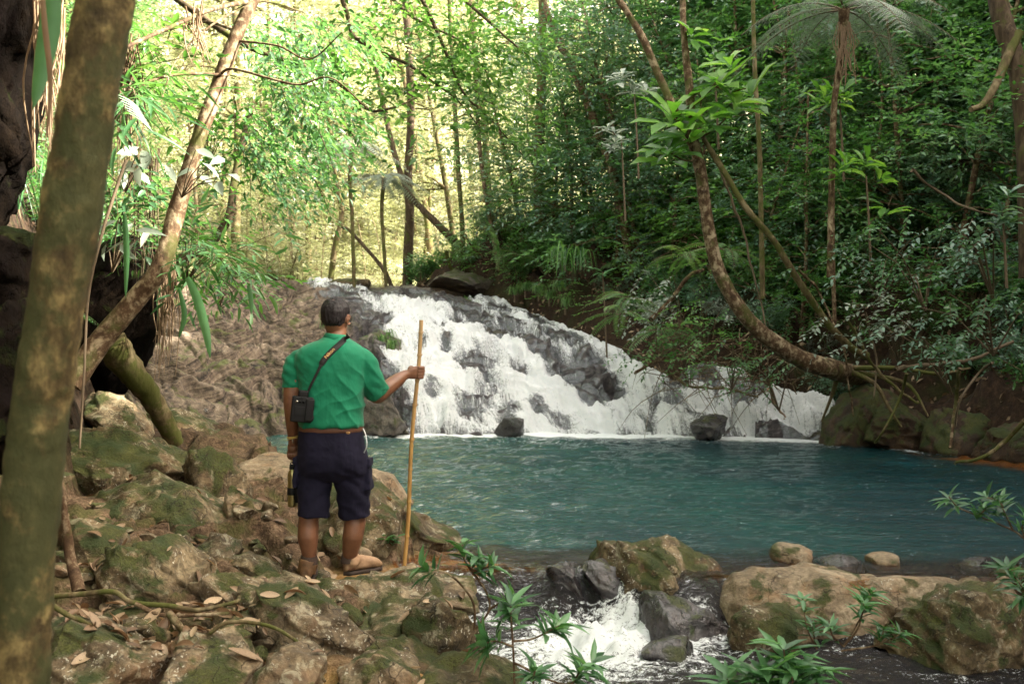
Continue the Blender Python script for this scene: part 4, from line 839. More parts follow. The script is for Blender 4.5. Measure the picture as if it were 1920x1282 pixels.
low = Kind('forest_tree', proto_tree(344, 7, (2.2, 2.2, 3), .08, 30, 26, .17, .075, 8, .6, 'leaf_sun', .06, .8, 'twig_sun', 1.0), 'low crowned pale green tree filling the forest behind the fall', 'tree', 'low crowned pale trees behind the fall')
for k in range(20):
    y = rg.uniform(44, 60); x = rg.uniform(-.50, .05)*y; low.put((x, y, gz(x, y)-.2), rg.uniform(.8, 1.5), rg.uniform(0, 6.28))
for k in range(26):
    y = rg.uniform(54, 66); x = -.5*y+k*y*.72/26; bt[k % 2].put((x, y, gz(x, y)+max(0, y-60)*.3), rg.uniform(1.2, 1.6), rg.uniform(0, 6.28))
# ------------------------------------------------------------------ left bank
rg = np.random.RandomState(99)
lk = [Kind('shrub', proto_shrub(361, 1.3, .9, 120, 9, .4, .12, .04, 'leaf_mid'), 'green shrub among the tangle on the left bank', 'shrub', 'green shrubs on the left bank'),
      Kind('shrub', proto_shrub(362, 1.3, .9, 100, 8, .42, .15, .05, 'leaf_dark', droop=.5), 'dark shrub with drooping leaves on the left bank', 'shrub', 'dark shrubs on the left bank'),
      hs_kinds[0].__class__('strap_leaf_plant', proto_strap(363, 26, 1.1, .035, 'leaf_near', .9), 'long arching strap leaved clump on the left bank', 'plant', 'strap leaved clumps on the left bank'),
      Kind('fern', proto_fern(364, 9, 1.0, 18, .22, 'leaf_near'), 'bright green fern on the left bank', 'fern', 'ferns on the left bank')]
for x, y, z, d in hill_points(5000, .5, 8, .75, rg, LEFT, (-20, -3.0), (7.5, 30), 1.1):
    if d < .9 and y < 10: continue
    i = rg.choice(4, p=[.4, .25, .2, .15]); lk[i].put((x, y, z), rg.uniform(.6, 1.1), rg.uniform(0, 6.28), (rg.uniform(-.2, .2), rg.uniform(0, .4)))
ltree = [Kind('small_tree', proto_tree(371, 6.5, (2.0, 2.0, 2.0), .35, 20, 24, .12, .05, 9, .5, 'leaf_mid', .06, .9), 'tree with mid green crown rising from the left bank', 'tree', 'mid green trees on the left bank'),
         Kind('small_tree', proto_tree(372, 8.5, (2.5, 2.5, 2.5), .4, 24, 26, .15, .06, 9, .6, 'leaf_dark', .09, .9), 'tree with dark green crown rising from the left bank', 'tree', 'dark green trees on the left bank')]
for x, y, z, d in hill_points(700, 1.5, 11, 2.3, rg, LEFT, (-20, -4), (9, 34), 1.25):
    ltree[rg.randint(2)].put((x, y, z), rg.uniform(.75, 1.15), rg.uniform(0, 6.28), (rg.uniform(-.1, .1), rg.uniform(-.05, .15)))
# canopy trees added around the camera to shade the foreground, crowns out of the frame
for x, y in [(-5.5, 2), (-6, 6.5), (-6.5, 11), (-9, 4), (-3.5, -2), (2.5, -3), (7.5, 1), (9.5, 5), (-4.5, 4.5)]:
    big.put((x, y, gz(x, y)-.3), rg.uniform(.9, 1.2), rg.uniform(0, 6.28), label='tall tree added out of view to shade the foreground', group='added shade trees out of view')

# ------------------------------------------------------------------ single trees one can point to
def ptree(name, label, cat, loc):
    return empty(name, loc, label, cat)
def seg(e, name, path, rad, mat, n=24, s=10):
    base = np.array(e.location); pts = np.array([P(*p) for p in path])-base
    m = MB(); m.tube(pts, np.array(rad), s, n=n, a=.5)
    v = m.v[0]; g = v+base; r_ = np.mean(rad); v += (fbm(g[:, 0]*6/max(r_*8, .5), g[:, 1]*6/max(r_*8, .5), g[:, 2]*3, 3, 7)*r_*.16)[:, None]*nrm(np.random.RandomState(1).normal(size=v.shape)*.2+1)
    return m.build(name, M[mat], e)
def px_r(w_, Yd): return w_/2/F*Yd
# near blurred trunk
e = ptree('near_tree', 'thick blurred mossy trunk close to the camera along the left edge', 'tree', P(30, 1500, 2.3))
pth = [(22, 1500, 2.3), (40, 1282, 2.3), (62, 900, 2.3), (98, 640, 2.3), (142, 320, 2.3), (192, 0, 2.3), (225, -220, 2.35), (285, -560, 2.5)]
m = MB(); pts = catmull([P(*p)-P(30, 1500, 2.3) for p in pth], 150); rad = np.interp(np.linspace(0, 7, 150), range(8), [px_r(w_, 2.3) for w_ in (120, 106, 108, 105, 100, 98, 94, 88)])*1.0
m.tube(pts, rad*.98+0, 64); v = m.v[0]; ctr = np.repeat(pts, 64, 0); dd = nrm(v-ctr)
dz = fbm(v[:, 0]*5, v[:, 1]*5, v[:, 2]*3, 4, 17)*.010+fbm(v[:, 0]*24, v[:, 1]*24, v[:, 2]*60, 3, 18)*.0026
m.v[0] = v+dd*dz[:, None]; m.build('trunk', M['trunk_near'], e)
# leaning tree on the left
e = ptree('leaning_tree', 'slanting tree with pale bark on the left bank, leaning right over the stream', 'tree', P(150, 690, 7.4))
seg(e, 'trunk', [(130, 720, 7.3), (185, 645, 7.4), (255, 560, 7.4), (300, 500, 7.4), (335, 380, 7.5), (365, 280, 7.5), (410, 150, 7.6), (440, 70, 7.7), (485, -30, 7.8), (540, -160, 8.1)], [.095, .085, .076, .070, .062, .056, .054, .052, .048, .04], 'trunk', 60, 14)
for path, r0 in [([(405, 150, 7.6), (430, 128, 7.5), (500, 145, 7.3), (560, 158, 7.2), (620, 145, 7.1), (690, 205, 7.0)], .012), ([(425, 140, 7.6), (340, 138, 7.3), (270, 155, 7.0), (225, 190, 6.8)], .014),
                 ([(470, 0, 7.8), (400, 15, 7.2), (340, 40, 6.8), (240, 85, 6.2), (200, 110, 6)], .02), ([(440, 75, 7.7), (520, 85, 7.5), (580, 110, 7.3), (640, 60, 7.2)], .01), ([(455, 10, 7.7), (390, 50, 7.4), (330, 110, 7.2), (300, 190, 7.1)], .009),
                 ([(450, 60, 7.8), (380, 40, 8.5), (300, 60, 9)], .015)]:
    seg(e, 'branch', path, np.linspace(r0, r0*.45, len(path)), 'trunk', 24, 7)
rg = np.random.RandomState(12); ml = MB(); ms = MB(); bs = []; ds = []
for k in range(620):
    px = rg.uniform(430, 690); py = rg.uniform(20, 400); Yd = rg.uniform(8.4, 11.5)
    edge_ = np.interp(px, [430, 520, 600, 690], [400, 400, 330, 250])
    if py > edge_ or rg.uniform() < .15: continue
    if vnoise(np.array([px/70.]), np.array([py/60.]), np.array([0.]), 4)[0] < -.18: continue
    bs.append(P(px, py, Yd)-np.array(e.location)); ds.append(nrm(np.array((.7, rg.normal()*.5, -.45))+rg.normal(size=3)*.35))
sprays(ml, rg, bs, ds, rg.uniform(.25, .5, len(bs)), 9, .10, .034, .35, mst=ms, fine=True)
ml.build('foliage', M['leaf_dark'], e); tag(ms.build('twigs', M['twig'], e), kind='stuff')
# overhanging branches with fresh sunlit leaves, top centre
e = ptree('overhanging_tree', 'thin dark branches with light green leaves hanging over the fall from the top left', 'tree', P(-150, 420, 13))
seg(e, 'trunk', [(-150, 420, 13), (-60, 100, 13), (60, -200, 13.2), (300, -420, 13.6), (520, -330, 14)], [.2, .17, .14, .10, .07], 'trunk_dark', 40, 10)
br = [[(300, -420, 13.6), (600, -60, 13.8), (645, 10, 13.8), (662, 66, 13.8), (720, 100, 13.8), (760, 118, 13.8), (800, 145, 14), (860, 190, 14.2), (900, 240, 14.4)],
      [(520, -330, 14), (680, -160, 14), (780, -20, 14), (820, 60, 14), (845, 120, 14), (870, 175, 14), (920, 225, 14.2), (980, 290, 14.5)],
      [(60, -200, 13.2), (420, 60, 12.2), (560, 120, 12), (640, 160, 12), (690, 205, 12), (740, 200, 12), (790, 178, 12.2)],
      [(520, -330, 14), (720, -120, 13.5), (860, -10, 13.5), (950, 70, 13.6), (1010, 120, 13.8)],
      [(520, -330, 14), (640, -120, 14.5), (760, 20, 14.8), (860, 75, 15), (925, 150, 15.2)]]
for b_ in br: seg(e, 'branch', b_, np.linspace(.045, .008, len(b_)), 'trunk_dark', 40, 6)
rg = np.random.RandomState(15); ml = MB(); ms = MB(); bs = []; ds = []
for b_ in br:
    c = catmull([P(*p) for p in b_], 60)-np.array(e.location)
    for k in range(85):
        i = rg.randint(14, 60); bs.append(c[i]+rg.normal(size=3)*(.35, .3, .28)); ds.append(nrm(rg.normal(size=3)*(1, .8, .4)+(.5, 0, -.1)))
sprays(ml, rg, bs, ds, rg.uniform(.3, .6, len(bs)), 7, .155, .06, .15, mst=ms, fine=True)
ml.build('foliage', M['leaf_fresh'], e); tag(ms.build('twigs', M['twig'], e), kind='stuff')
# the curved tree on the right bank
e = ptree('curved_tree', 'mottled trunk curving up out of the right bank, with big glossy leaves', 'tree', P(1570, 690, 15.2))
seg(e, 'trunk', [(1622, 706, 17.4), (1598, 703, 16.2), (1560, 692, 15.2), (1500, 672, 15.0), (1430, 625, 14.9), (1385, 575, 14.8), (1345, 500, 14.8), (1325, 400, 14.8), (1312, 310, 14.8), (1300, 250, 14.8), (1292, 150, 14.8), (1283, 60, 14.8), (1280, -60, 14.9), (1275, -250, 15)], [.13, .17, .16, .135, .12, .11, .10, .09, .09, .068, .058, .05, .045, .035], 'trunk', 90, 16)
seg(e, 'branch', [(1310, 290, 14.8), (1275, 225, 14.7), (1240, 150, 14.7), (1205, 70, 14.7), (1185, 35, 14.7), (1150, -20, 14.7), (1080, -150, 14.8)], [.075, .062, .058, .055, .05, .045, .035], 'trunk', 50, 12)
seg(e, 'branch', [(1318, 255, 14.8), (1345, 300, 14.6), (1400, 390, 14.5), (1450, 450, 14.6), (1500, 530, 14.8), (1555, 610, 15.0), (1600, 655, 15.2), (1625, 668, 15.3)], [.03, .045, .045, .048, .05, .055, .06, .065], 'trunk_moss', 60, 10)
rg = np.random.RandomState(21); ml = MB()
for (px, py, Yd, n, L) in [(1262, 215, 14.5, 12, .55), (1345, 150, 14.5, 13, .5), (1380, 200, 14.4, 12, .52), (1255, 285, 14.5, 12, .5), (1330, 225, 14.3, 12, .5), (1300, 60, 14.6, 8, .4), (1370, 120, 14.7, 8, .45), (1285, 250, 14.3, 10, .55), (1400, 165, 14.7, 7, .5)]:
    whorl(ml, rg, P(px, py, Yd)-np.array(e.location), np.array((rg.normal()*.3, -.4, .8)), n, L*1.15, L*.40, .35, True, True, 1.25)
ml.build('foliage', M['leaf_big'], e)
for a, b in [((1300, 250), (1262, 215)), ((1296, 200), (1345, 150)), ((1310, 260), (1380, 200)), ((1312, 300), (1255, 285)), ((1340, 160), (1400, 165))]:
    seg(e, 'twig', [(a[0], a[1], 14.75), ((a[0]+b[0])/2, (a[1]+b[1])/2+8, 14.6), (b[0], b[1], 14.5)], [.018, .014, .01], 'trunk', 10, 6)
# other trunks
def pole(label, path, w0, w1, mat, name='tree', cat='tree'):
    e = ptree(name, label, cat, P(*path[0])); Yd = path[0][2]
    seg(e, 'trunk', path, np.linspace(px_r(w0, Yd), px_r(w1, Yd), len(path)), mat, 40, 9)
    rg = np.random.RandomState(int(path[0][0])); ml = MB(); c = catmull([P(*p) for p in path], 30)-np.array(e.location)
    bs = [c[rg.randint(12, 30)]+rg.normal(size=3)*.35*(1+Yd/40) for k in range(26)]; sprays(ml, rg, bs, nrm(rg.normal(size=(26, 3))), .5, 8, .07+Yd*.0035, .03+Yd*.0015, .3)
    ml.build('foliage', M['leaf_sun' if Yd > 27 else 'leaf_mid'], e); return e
pole('straight brown trunk standing tall left of the right hillside, above the fall', [(1012, 420, 27), (1010, 300, 27), (1015, 150, 27), (1018, -60, 27)], 22, 16, 'trunk_moss')
pole('pale crooked trunk rising behind the thicket right of the straight brown trunk', [(1190, 520, 24), (1150, 330, 24), (1115, 230, 24.3), (1080, 140, 24.5), (1040, 60, 25), (1000, -60, 25)], 20, 12, 'trunk')
pole('dark upright trunk on the brown bank above the fall', [(764, 545, 31), (765, 478, 31), (768, 400, 31), (765, 330, 31), (770, 200, 31), (760, 0, 31)], 20, 14, 'trunk_dark')
pole('dark trunk leaning left from the brown bank above the fall', [(870, 470, 29.5), (830, 430, 29.5), (790, 390, 29.8), (760, 350, 30), (730, 250, 30.5), (700, 100, 31)], 15, 9, 'trunk_dark')
pole('slim dark dead trunk slanting left over the brook', [(738, 548, 30), (722, 510, 30), (690, 470, 30.3), (655, 432, 30.6), (640, 425, 30.7)], 9, 5, 'trunk_dark')
pole('slim yellowish trunk standing by the brook', [(616, 560, 33), (620, 525, 33), (628, 460, 33), (640, 400, 33), (625, 300, 33), (600, 100, 33)], 13, 8, 'trunk_moss')
pole('slender trunk with a kink on the brown bank left of the green fern', [(868, 545, 28.5), (866, 420, 28.5), (860, 330, 28.5), (850, 150, 29), (840, -40, 29)], 10, 8, 'trunk_moss')
pole('thin paired trunk between the fall and the right thicket', [(938, 540, 27.5), (930, 470, 27.5), (905, 330, 27.5), (893, 180, 28), (880, -40, 28)], 9, 7, 'trunk')
pole('tall thin mossy stem right of the curved tree', [(1430, 560, 16.5), (1428, 420, 16.5), (1424, 260, 16.5), (1416, 120, 16.5), (1412, -60, 16.5)], 10, 8, 'trunk_moss')
pole('reddish stem among dark leaves right of the curved tree', [(1565, 620, 15.8), (1562, 400, 15.8), (1568, 200, 15.9), (1580, 60, 16)], 8, 6, 'trunk')
pole('dark trunk at the upper right edge', [(1935, 520, 12.4), (1930, 300, 12.4), (1915, 150, 12.5), (1880, 30, 12.6), (1860, -80, 12.7)], 44, 34, 'trunk_dark')
pole('mossy crooked limb hanging beside the upper right trunk', [(1912, 60, 12.5), (1890, 110, 12.4), (1868, 160, 12.3), (1845, 195, 12.2), (1822, 205, 12.1)], 20, 10, 'trunk_moss', 'tree_limb', 'limb')
pole('dark slanting trunk behind the leaning tree on the left', [(300, 500, 12), (350, 480, 12.2), (400, 450, 12.5), (430, 400, 12.6), (440, 330, 12.8), (470, 200, 13)], 20, 14, 'trunk_dark')
# tree fern
e = ptree('tree_fern', 'tree fern with grey lit fronds spreading at the top right', 'tree fern', P(1560, 300, 13.9))
seg(e, 'trunk', [(1555, 520, 13.9), (1560, 330, 13.9), (1565, 200, 13.8), (1580, 90, 13.7), (1585, 15, 13.6)], [.04, .04, .043, .055, .08], 'trunk', 30, 10)
ml, ms, _, _ = proto_fern(401, 11, 1.75, 22, .36, bip=True, rise=.25)
for o, n_, mt in ((ml, 'fronds', 'leaf_sheen'), (ms, 'stalks', 'twig')):
    q = o.build(n_, M[mt], e); q.location = P(1585, 18, 13.6)-np.array(e.location)
m = MB(); rg = np.random.RandomState(3)
for k in range(26):
    a = P(1585+rg.uniform(-12, 12), 40, 13.6)-np.array(e.location); m.tube([a, a+(rg.normal()*.06, -.05, -.3), a+(rg.normal()*.06, -.06, -rg.uniform(.5, .9))], .006, 4, cap=False)
m.build('dead_fibres', M['dry'], e)
f1_ = ferns[0].put(P(925, 455, 25.5), 1.0, 0, (0, 1.2)); f1_['label'] = 'single bright green fern frond cluster hanging above the brown bank by the fall'; del f1_['group']
for (px, py, Yd, s, lb) in [(660, 275, 26, 1.8, 'lit feathery fern crown left of centre above the fall'), (720, 335, 27, 1.5, 'smaller lit fern crown below the feathery one')]:
    e = ptree('tree_fern', lb, 'tree fern', P(px, 548, Yd)); seg(e, 'trunk', [(px+4, 548, Yd), (px, py+130, Yd), (px-5, py+60, Yd), (px, py, Yd)], [.05, .05, .05, .06], 'trunk_moss', 12, 8)
    ml, ms, _, _ = proto_fern(int(px), 9, s, 20, .35, rise=.3)
    for o, n_, mt in ((ml, 'fronds', 'leaf_sheen'), (ms, 'stalks', 'twig')): q = o.build(n_, M[mt], e); q.location = P(px, py, Yd)-np.array(e.location)
# big leaved saplings on the hillside
for i, (px, py, Yd, L, mt, lb) in enumerate([(1575, 180, 14.6, .38, 'leaf_big', 'sapling with yellow green leaves in front of the tree fern trunk'), (1625, 330, 13.8, .38, 'leaf_big', 'bright broad leaved sapling right of centre on the hillside'),
        (1340, 120, 15.6, .3, 'leaf_mid', 'broad leaved sapling behind the curved tree crown'), (1190, 175, 19, .34, 'leaf_sheen', 'sapling with grey shining broad leaves left of the curved tree'), (1165, 255, 19, .3, 'leaf_sheen', 'lower grey leaved sapling left of the curved tree'),
        (1130, 510, 20.5, .28, 'leaf_near', 'small star shaped plant on a stalk beside the fall bank'), (1880, 380, 11.8, .25, 'leaf_teal', 'dark broad leaved sapling at the right edge')]):
    e = ptree('sapling', lb, 'sapling', P(px+8, py+160, Yd)); rg = np.random.RandomState(500+i); ml = MB(); st = np.array(e.location)
    seg(e, 'stem', [(px+8, py+160, Yd), (px+4, py+70, Yd), (px, py, Yd)], [.02, .016, .012], 'twig', 12, 6)
    for q in range(5 if i != 5 else 1):
        c = P(px+rg.normal()*26*(i != 5), py+rg.normal()*20*(i != 5), Yd+rg.normal()*.15)-st; whorl(ml, rg, c, (rg.normal()*.4, -.3, .9), 8, L, L*.3, .4, True, True)
    ml.build('foliage', M[mt], e)
# feather leaved sprays hanging on the right bank
for i, (px, py, Yd, w_, mt) in enumerate([(1650, 590, 13.6, 110, 'leaf_sheen'), (1610, 470, 14, 120, 'leaf_teal'), (1750, 640, 12.6, 110, 'leaf_teal'), (1830, 560, 12.2, 120, 'leaf_dark'), (1280, 600, 17, 100, 'leaf_mid'), (1240, 570, 17.5, 90, 'leaf_sheen'), (1330, 650, 16, 110, 'leaf_mid'), (1420, 690, 15.6, 90, 'leaf_dark'), (1700, 480, 13.2, 120, 'leaf_near'), (1830, 450, 12, 110, 'leaf_teal'), (1250, 650, 17.5, 70, 'leaf_mid')]):
    rg = np.random.RandomState(600+i); ml = MB(); ms = MB(); c0 = P(px, py, Yd); e = ptree('bank_shrub', ['shrub with glossy paired leaves overhanging the right bank'][0], 'shrub', c0+np.array((.5, .6, -.5))); st = np.array(e.location)
    e['group'] = 'glossy shrubs overhanging the right bank'
    n = 26; b0 = c0-st+rg.normal(size=(n, 3))*np.array((w_/F*Yd*.45, .3, w_/F*Yd*.28)); d = nrm(np.array((-.8, -.4, -.15))+rg.normal(size=(n, 3))*.45)
    sprays(ml, rg, b0, d, rg.uniform(.3, .6, n), 10, .10, .045, .3, mst=ms, fine=True)
    for q in range(5): ms.tube([(0, 0, -.2), b0[q]*.5+(0, 0, .1), b0[q]], [.014, .01, .006], 5)
    ml.build('foliage', M[mt], e); ms.build('stem', M['twig'], e)
seg_e = ptree('root_flare', 'mossy roots spreading over the bank from the base of the curved tree', 'roots', P(1600, 700, 15.6)); seg_e['label'] = 'mossy roots spreading over the bank from the base of the curved tree'
for pth in [[(1590, 695, 15.5), (1640, 720, 15.3), (1670, 770, 15.1), (1690, 800, 15.0)], [(1600, 690, 15.6), (1680, 690, 15.2), (1760, 700, 14.9), (1820, 690, 14.8)], [(1570, 705, 15.3), (1560, 740, 15.5), (1540, 790, 15.7)], [(1610, 700, 15.6), (1700, 720, 15.2), (1740, 780, 14.9)]]: seg(seg_e, 'root', pth, np.linspace(.045, .015, len(pth)), 'trunk_moss', 30, 8)
# lianas, fallen sticks and roots on the right bank
vn = [([(1500, 500), (1540, 560), (1580, 650), (1600, 780)], 5, 'thin hanging vine behind the second stem of the curved tree'), ([(1710, 320), (1760, 360), (1830, 395), (1890, 405)], 6, 'bare pale twig slanting down at the upper right'),
      ([(1250, 700), (1290, 720), (1350, 728), (1420, 745)], 6, 'bare branch lying above the small right fall'), ([(1190, 700), (1240, 672), (1300, 668), (1350, 690)], 6, 'curved bare branch over the white water on the right'), ([(1620, 590), (1640, 660), (1640, 740)], 5, 'thin upright root on the dark bank'),
      ([(1700, 700), (1690, 740), (1660, 800), (1640, 830)], 6, 'pale forked root hanging to the water under the curved tree'), ([(1800, 690), (1790, 760), (1780, 840)], 8, 'mossy root running down the right bank'), ([(1860, 680), (1835, 700), (1800, 750), (1790, 800)], 6, 'bent root at the right bank, nearer the edge'),
      ([(1920, 790), (1880, 830), (1850, 850), (1790, 870)], 9, 'yellowish fallen branch at the waterline on the far right'), ([(1220, 600), (1260, 560), (1290, 520), (1320, 505)], 10, 'mossy fallen stick behind the curved trunk'), ([(1680, 690), (1720, 685), (1800, 680), (1900, 640)], 10, 'long brown root crossing the dark bank'),
      ([(835, 470), (850, 510), (900, 530), (950, 535)], 7, 'pale bent root on the brown bank above the fall'), ([(870, 440), (900, 480), (940, 520)], 5, 'thin vine sagging over the brown bank'), ([(1340, 280), (1400, 460), (1440, 620)], 5, 'dark vine left of the slanting stem'), ([(1590, 600), (1650, 700), (1720, 760)], 7, 'dark root slanting across the bank rocks'),
      ([(1440, 730), (1452, 750), (1470, 785)], 7, 'short rust coloured stick lying in the small right fall')]
for k, (p, w_, lb) in enumerate(vn):
    Yd = {0: 15.4, 1: 13.2, 11: 28, 12: 28, 15: 16.6}.get(k, float(np.interp(np.mean([q[0] for q in p]), [1200, 1320, 1500, 1650, 1800, 1920], [18.2, 17.2, 15.7, 14.6, 13.4, 12.6])))
    pts = np.array([P(a, b, Yd+((j % 2)-.5)*.25) for j, (a, b) in enumerate(p)]); m = MB(); m.tube(pts-pts[0], np.linspace(px_r(w_, Yd), px_r(w_, Yd)*.6, len(pts)), 7, n=26)
    m.v[0] += fbm(m.v[0][:, 0]*4, m.v[0][:, 1]*4, m.v[0][:, 2]*4, 2, k)[:, None]*.03
    o = m.build('vine' if 'vine' in lb else 'root' if 'root' in lb else 'fallen_stick', M['dry' if k == 15 else ['trunk', 'twig', 'trunk_moss'][k % 3]], None, pts[0]); tag(o, lb, 'vine' if 'vine' in lb else 'root' if 'root' in lb else 'stick')
# tangle of dead twigs over the right fall
m = MB(); rg = np.random.RandomState(8)
for k in range(150):
    px = rg.uniform(1230, 1500); py = rg.uniform(640, 740)-.15*(1500-px)*.3; Yd = 17.2+rg.uniform(-.4, .6); p0 = P(px, py, Yd); d = nrm(rg.normal(size=3)*(1, .4, .7)); L = rg.uniform(.3, 1.1)
    m.tube([p0, p0+d*L*.5+rg.normal(size=3)*.08, p0+d*L+(0, 0, -.12)], [.009, .006, .003], 4, cap=False, n=6)
o = m.build('twig_tangle', M['trunk']); tag(o, 'tangle of dead twigs hanging beside the small right fall', 'twigs', kind='stuff')
# brown leaf litter on banks
ml = MB(); rg = np.random.RandomState(31); n = 15000
c = np.stack([rg.uniform(-4, 14, n), rg.uniform(11, 33, n)], 1); d = sdf_poly(c[:, 0], c[:, 1], HILL); ok = (d > .1) & (d < 7); c = c[ok]
z = ground(c[:, 0], c[:, 1]); z2 = ground(c[:, 0]+.1, c[:, 1]); z3 = ground(c[:, 0], c[:, 1]+.1); N = nrm(np.stack([-(z2-z)*10, -(z3-z)*10, np.ones(len(z))], 1))
D = np.cross(N, rg.normal(size=N.shape)); leaves(ml, np.column_stack([c, z+.02]), D, N+rg.normal(size=N.shape)*.4, rg.uniform(.08, .18, len(z)), rg.uniform(.04, .08, len(z)), rg.uniform(0, 1, len(z)))
tag(ml.build('leaf_litter', M['dry']), 'brown fallen leaves covering the soil of the right bank', 'leaf litter', kind='stuff')

# ------------------------------------------------------------------ left side details
def sticks(name, cat, lb, path, w0, w1, mat, n=30, s=8, loc=None):
    pts = np.array([P(*p) for p in path]); Yd = path[0][2]; m = MB(); m.tube(pts-pts[0], np.linspace(px_r(w0, Yd), px_r(w1, Yd), len(pts)), s, n=n)
    v = m.v[0]; m.v[0] = v+(fbm(v[:, 0]*12, v[:, 1]*12, v[:, 2]*12, 3, 3)*px_r(w0, Yd)*.07)[:, None]
    return tag(m.build(name, M[mat], None, pts[0]), lb, cat)
sticks('mossy_log', 'log', 'moss covered log propped diagonally under the leaning tree', [(205, 640, 8.6), (240, 690, 8.8), (285, 750, 9.1), (330, 830, 9.4)], 62, 34, 'trunk_moss', 40, 14)
sticks('vine', 'vine', 'pale vine hanging beside the near trunk from the top', [(235, 300, 5.6), (190, 440, 5.5), (165, 560, 5.5), (158, 700, 5.4), (150, 840, 5.3)], 7, 4, 'twig')
sticks('root', 'root', 'exposed root winding right from the near trunk', [(105, 1116, 4.9), (160, 1112, 4.9), (215, 1108, 4.9), (250, 1128, 4.9), (320, 1134, 4.9), (370, 1142, 4.9), (440, 1128, 5.0), (450, 1118, 5.1)], 11, 8, 'trunk_moss', 50)
sticks('root', 'root', 'second exposed root crossing below the first one', [(255, 1130, 4.85), (300, 1150, 4.85), (360, 1152, 4.85), (430, 1148, 4.85), (440, 1140, 4.9)], 9, 6, 'trunk', 50)
sticks('root', 'root', 'green root at the foot of the near trunk', [(95, 1130, 4.6), (130, 1152, 4.6), (165, 1166, 4.6), (200, 1185, 4.6)], 12, 5, 'trunk_moss', 40)
sticks('root', 'root', 'pale thin root looping over the stones below the man', [(395, 1185, 4.5), (430, 1165, 4.5), (500, 1170, 4.5), (550, 1195, 4.45), (585, 1230, 4.4), (610, 1275, 4.3)], 8, 6, 'trunk_moss', 50)
sticks('root', 'root', 'upright root climbing beside the near trunk', [(150, 1110, 5.0), (135, 1050, 5.1), (125, 980, 5.1), (118, 930, 5.1)], 26, 10, 'trunk', 40, 10)
sticks('root', 'root', 'grey root stub wedged beside the pale dead leaf', [(318, 1148, 4.8), (340, 1175, 4.75), (350, 1195, 4.7)], 15, 10, 'trunk', 20)
# hanging aerial roots
for i, (x0, x1, y0, y1, Yd, n, mt, lb) in enumerate([(285, 330, 480, 720, 8.4, 34, 'dry', 'bundle of reddish hanging roots below the leaning tree'), (60, 120, -20, 330, 4.8, 46, 'dry', 'curtain of dry reddish roots left of the near trunk'),
        (215, 260, 60, 420, 7.2, 26, 'trunk', 'dark strands of roots behind the near trunk'), (340, 380, 8, 130, 6.9, 16, 'dry', 'dead brown palm strips hanging from the branch'), (255, 300, 280, 560, 8.6, 26, 'twig', 'thin dark roots hanging behind the white leaves')]):
    m = MB(); rg = np.random.RandomState(700+i); c0 = P((x0+x1)/2, y0, Yd)
    for k in range(n):
        a = P(rg.uniform(x0, x1), y0+rg.uniform(-10, 40), Yd+rg.uniform(-.2, .2)); e_ = P(rg.uniform(x0, x1)+(18 if i == 3 else 0), y0+(y1-y0)*rg.uniform(.4, 1), Yd+rg.uniform(-.2, .2))
        m.tube([a-c0, (a+e_)/2-c0+rg.normal(size=3)*.03, e_-c0], [.006, .005, .002], 4, cap=False, n=9)
    tag(m.build('hanging_roots' if i != 3 else 'palm_strips', M[mt], None, c0), lb, 'hanging roots' if i != 3 else 'dead palm strips')
# near hanging strap leaves
for i, (pth, wd, mt, lb) in enumerate([([(85, -120, 2.9), (90, 20, 2.9), (78, 110, 2.88), (60, 205, 2.85)], .052, 'leaf_near', 'long blurred green leaf hanging at the upper left, left of the near trunk'),
      ([(70, -100, 2.8), (80, 40, 2.8), (92, 150, 2.8), (86, 260, 2.8)], .014, 'dry', 'narrow orange dry leaf strip beside the blurred green leaf'),
      ([(350, 520, 6.4), (368, 560, 6.35), (385, 620, 6.3), (394, 672, 6.3)], .05, 'leaf_near', 'hanging pointed green leaf in front of the brown rock slope'),
      ([(335, 540, 6.8), (345, 590, 6.8), (335, 635, 6.8)], .03, 'leaf_near', 'hanging dark green leaf left of the pointed one'), ([(232, 400, 6.0), (236, 470, 6.0), (235, 560, 6.0)], .03, 'leaf_near', 'dark strap leaf hanging against the dark hollow'),
      ([(465, 535, 7.5), (470, 560, 7.5), (471, 590, 7.5)], .03, 'leaf_near', 'small hanging leaf tip over the rock slope'), ([(505, 555, 7.5), (515, 570, 7.5), (520, 590, 7.5)], .025, 'leaf_fresh', 'tiny hanging leaf right over the rock slope')]):
    m = MB(); pts = np.array([P(*p) for p in pth]); ribbon(m, pts-pts[0], wd*1.25, .5, up=(0, 1, .2), fold=.3); tag(m.build('hanging_leaf', M[mt], None, pts[0]), lb, 'leaf')
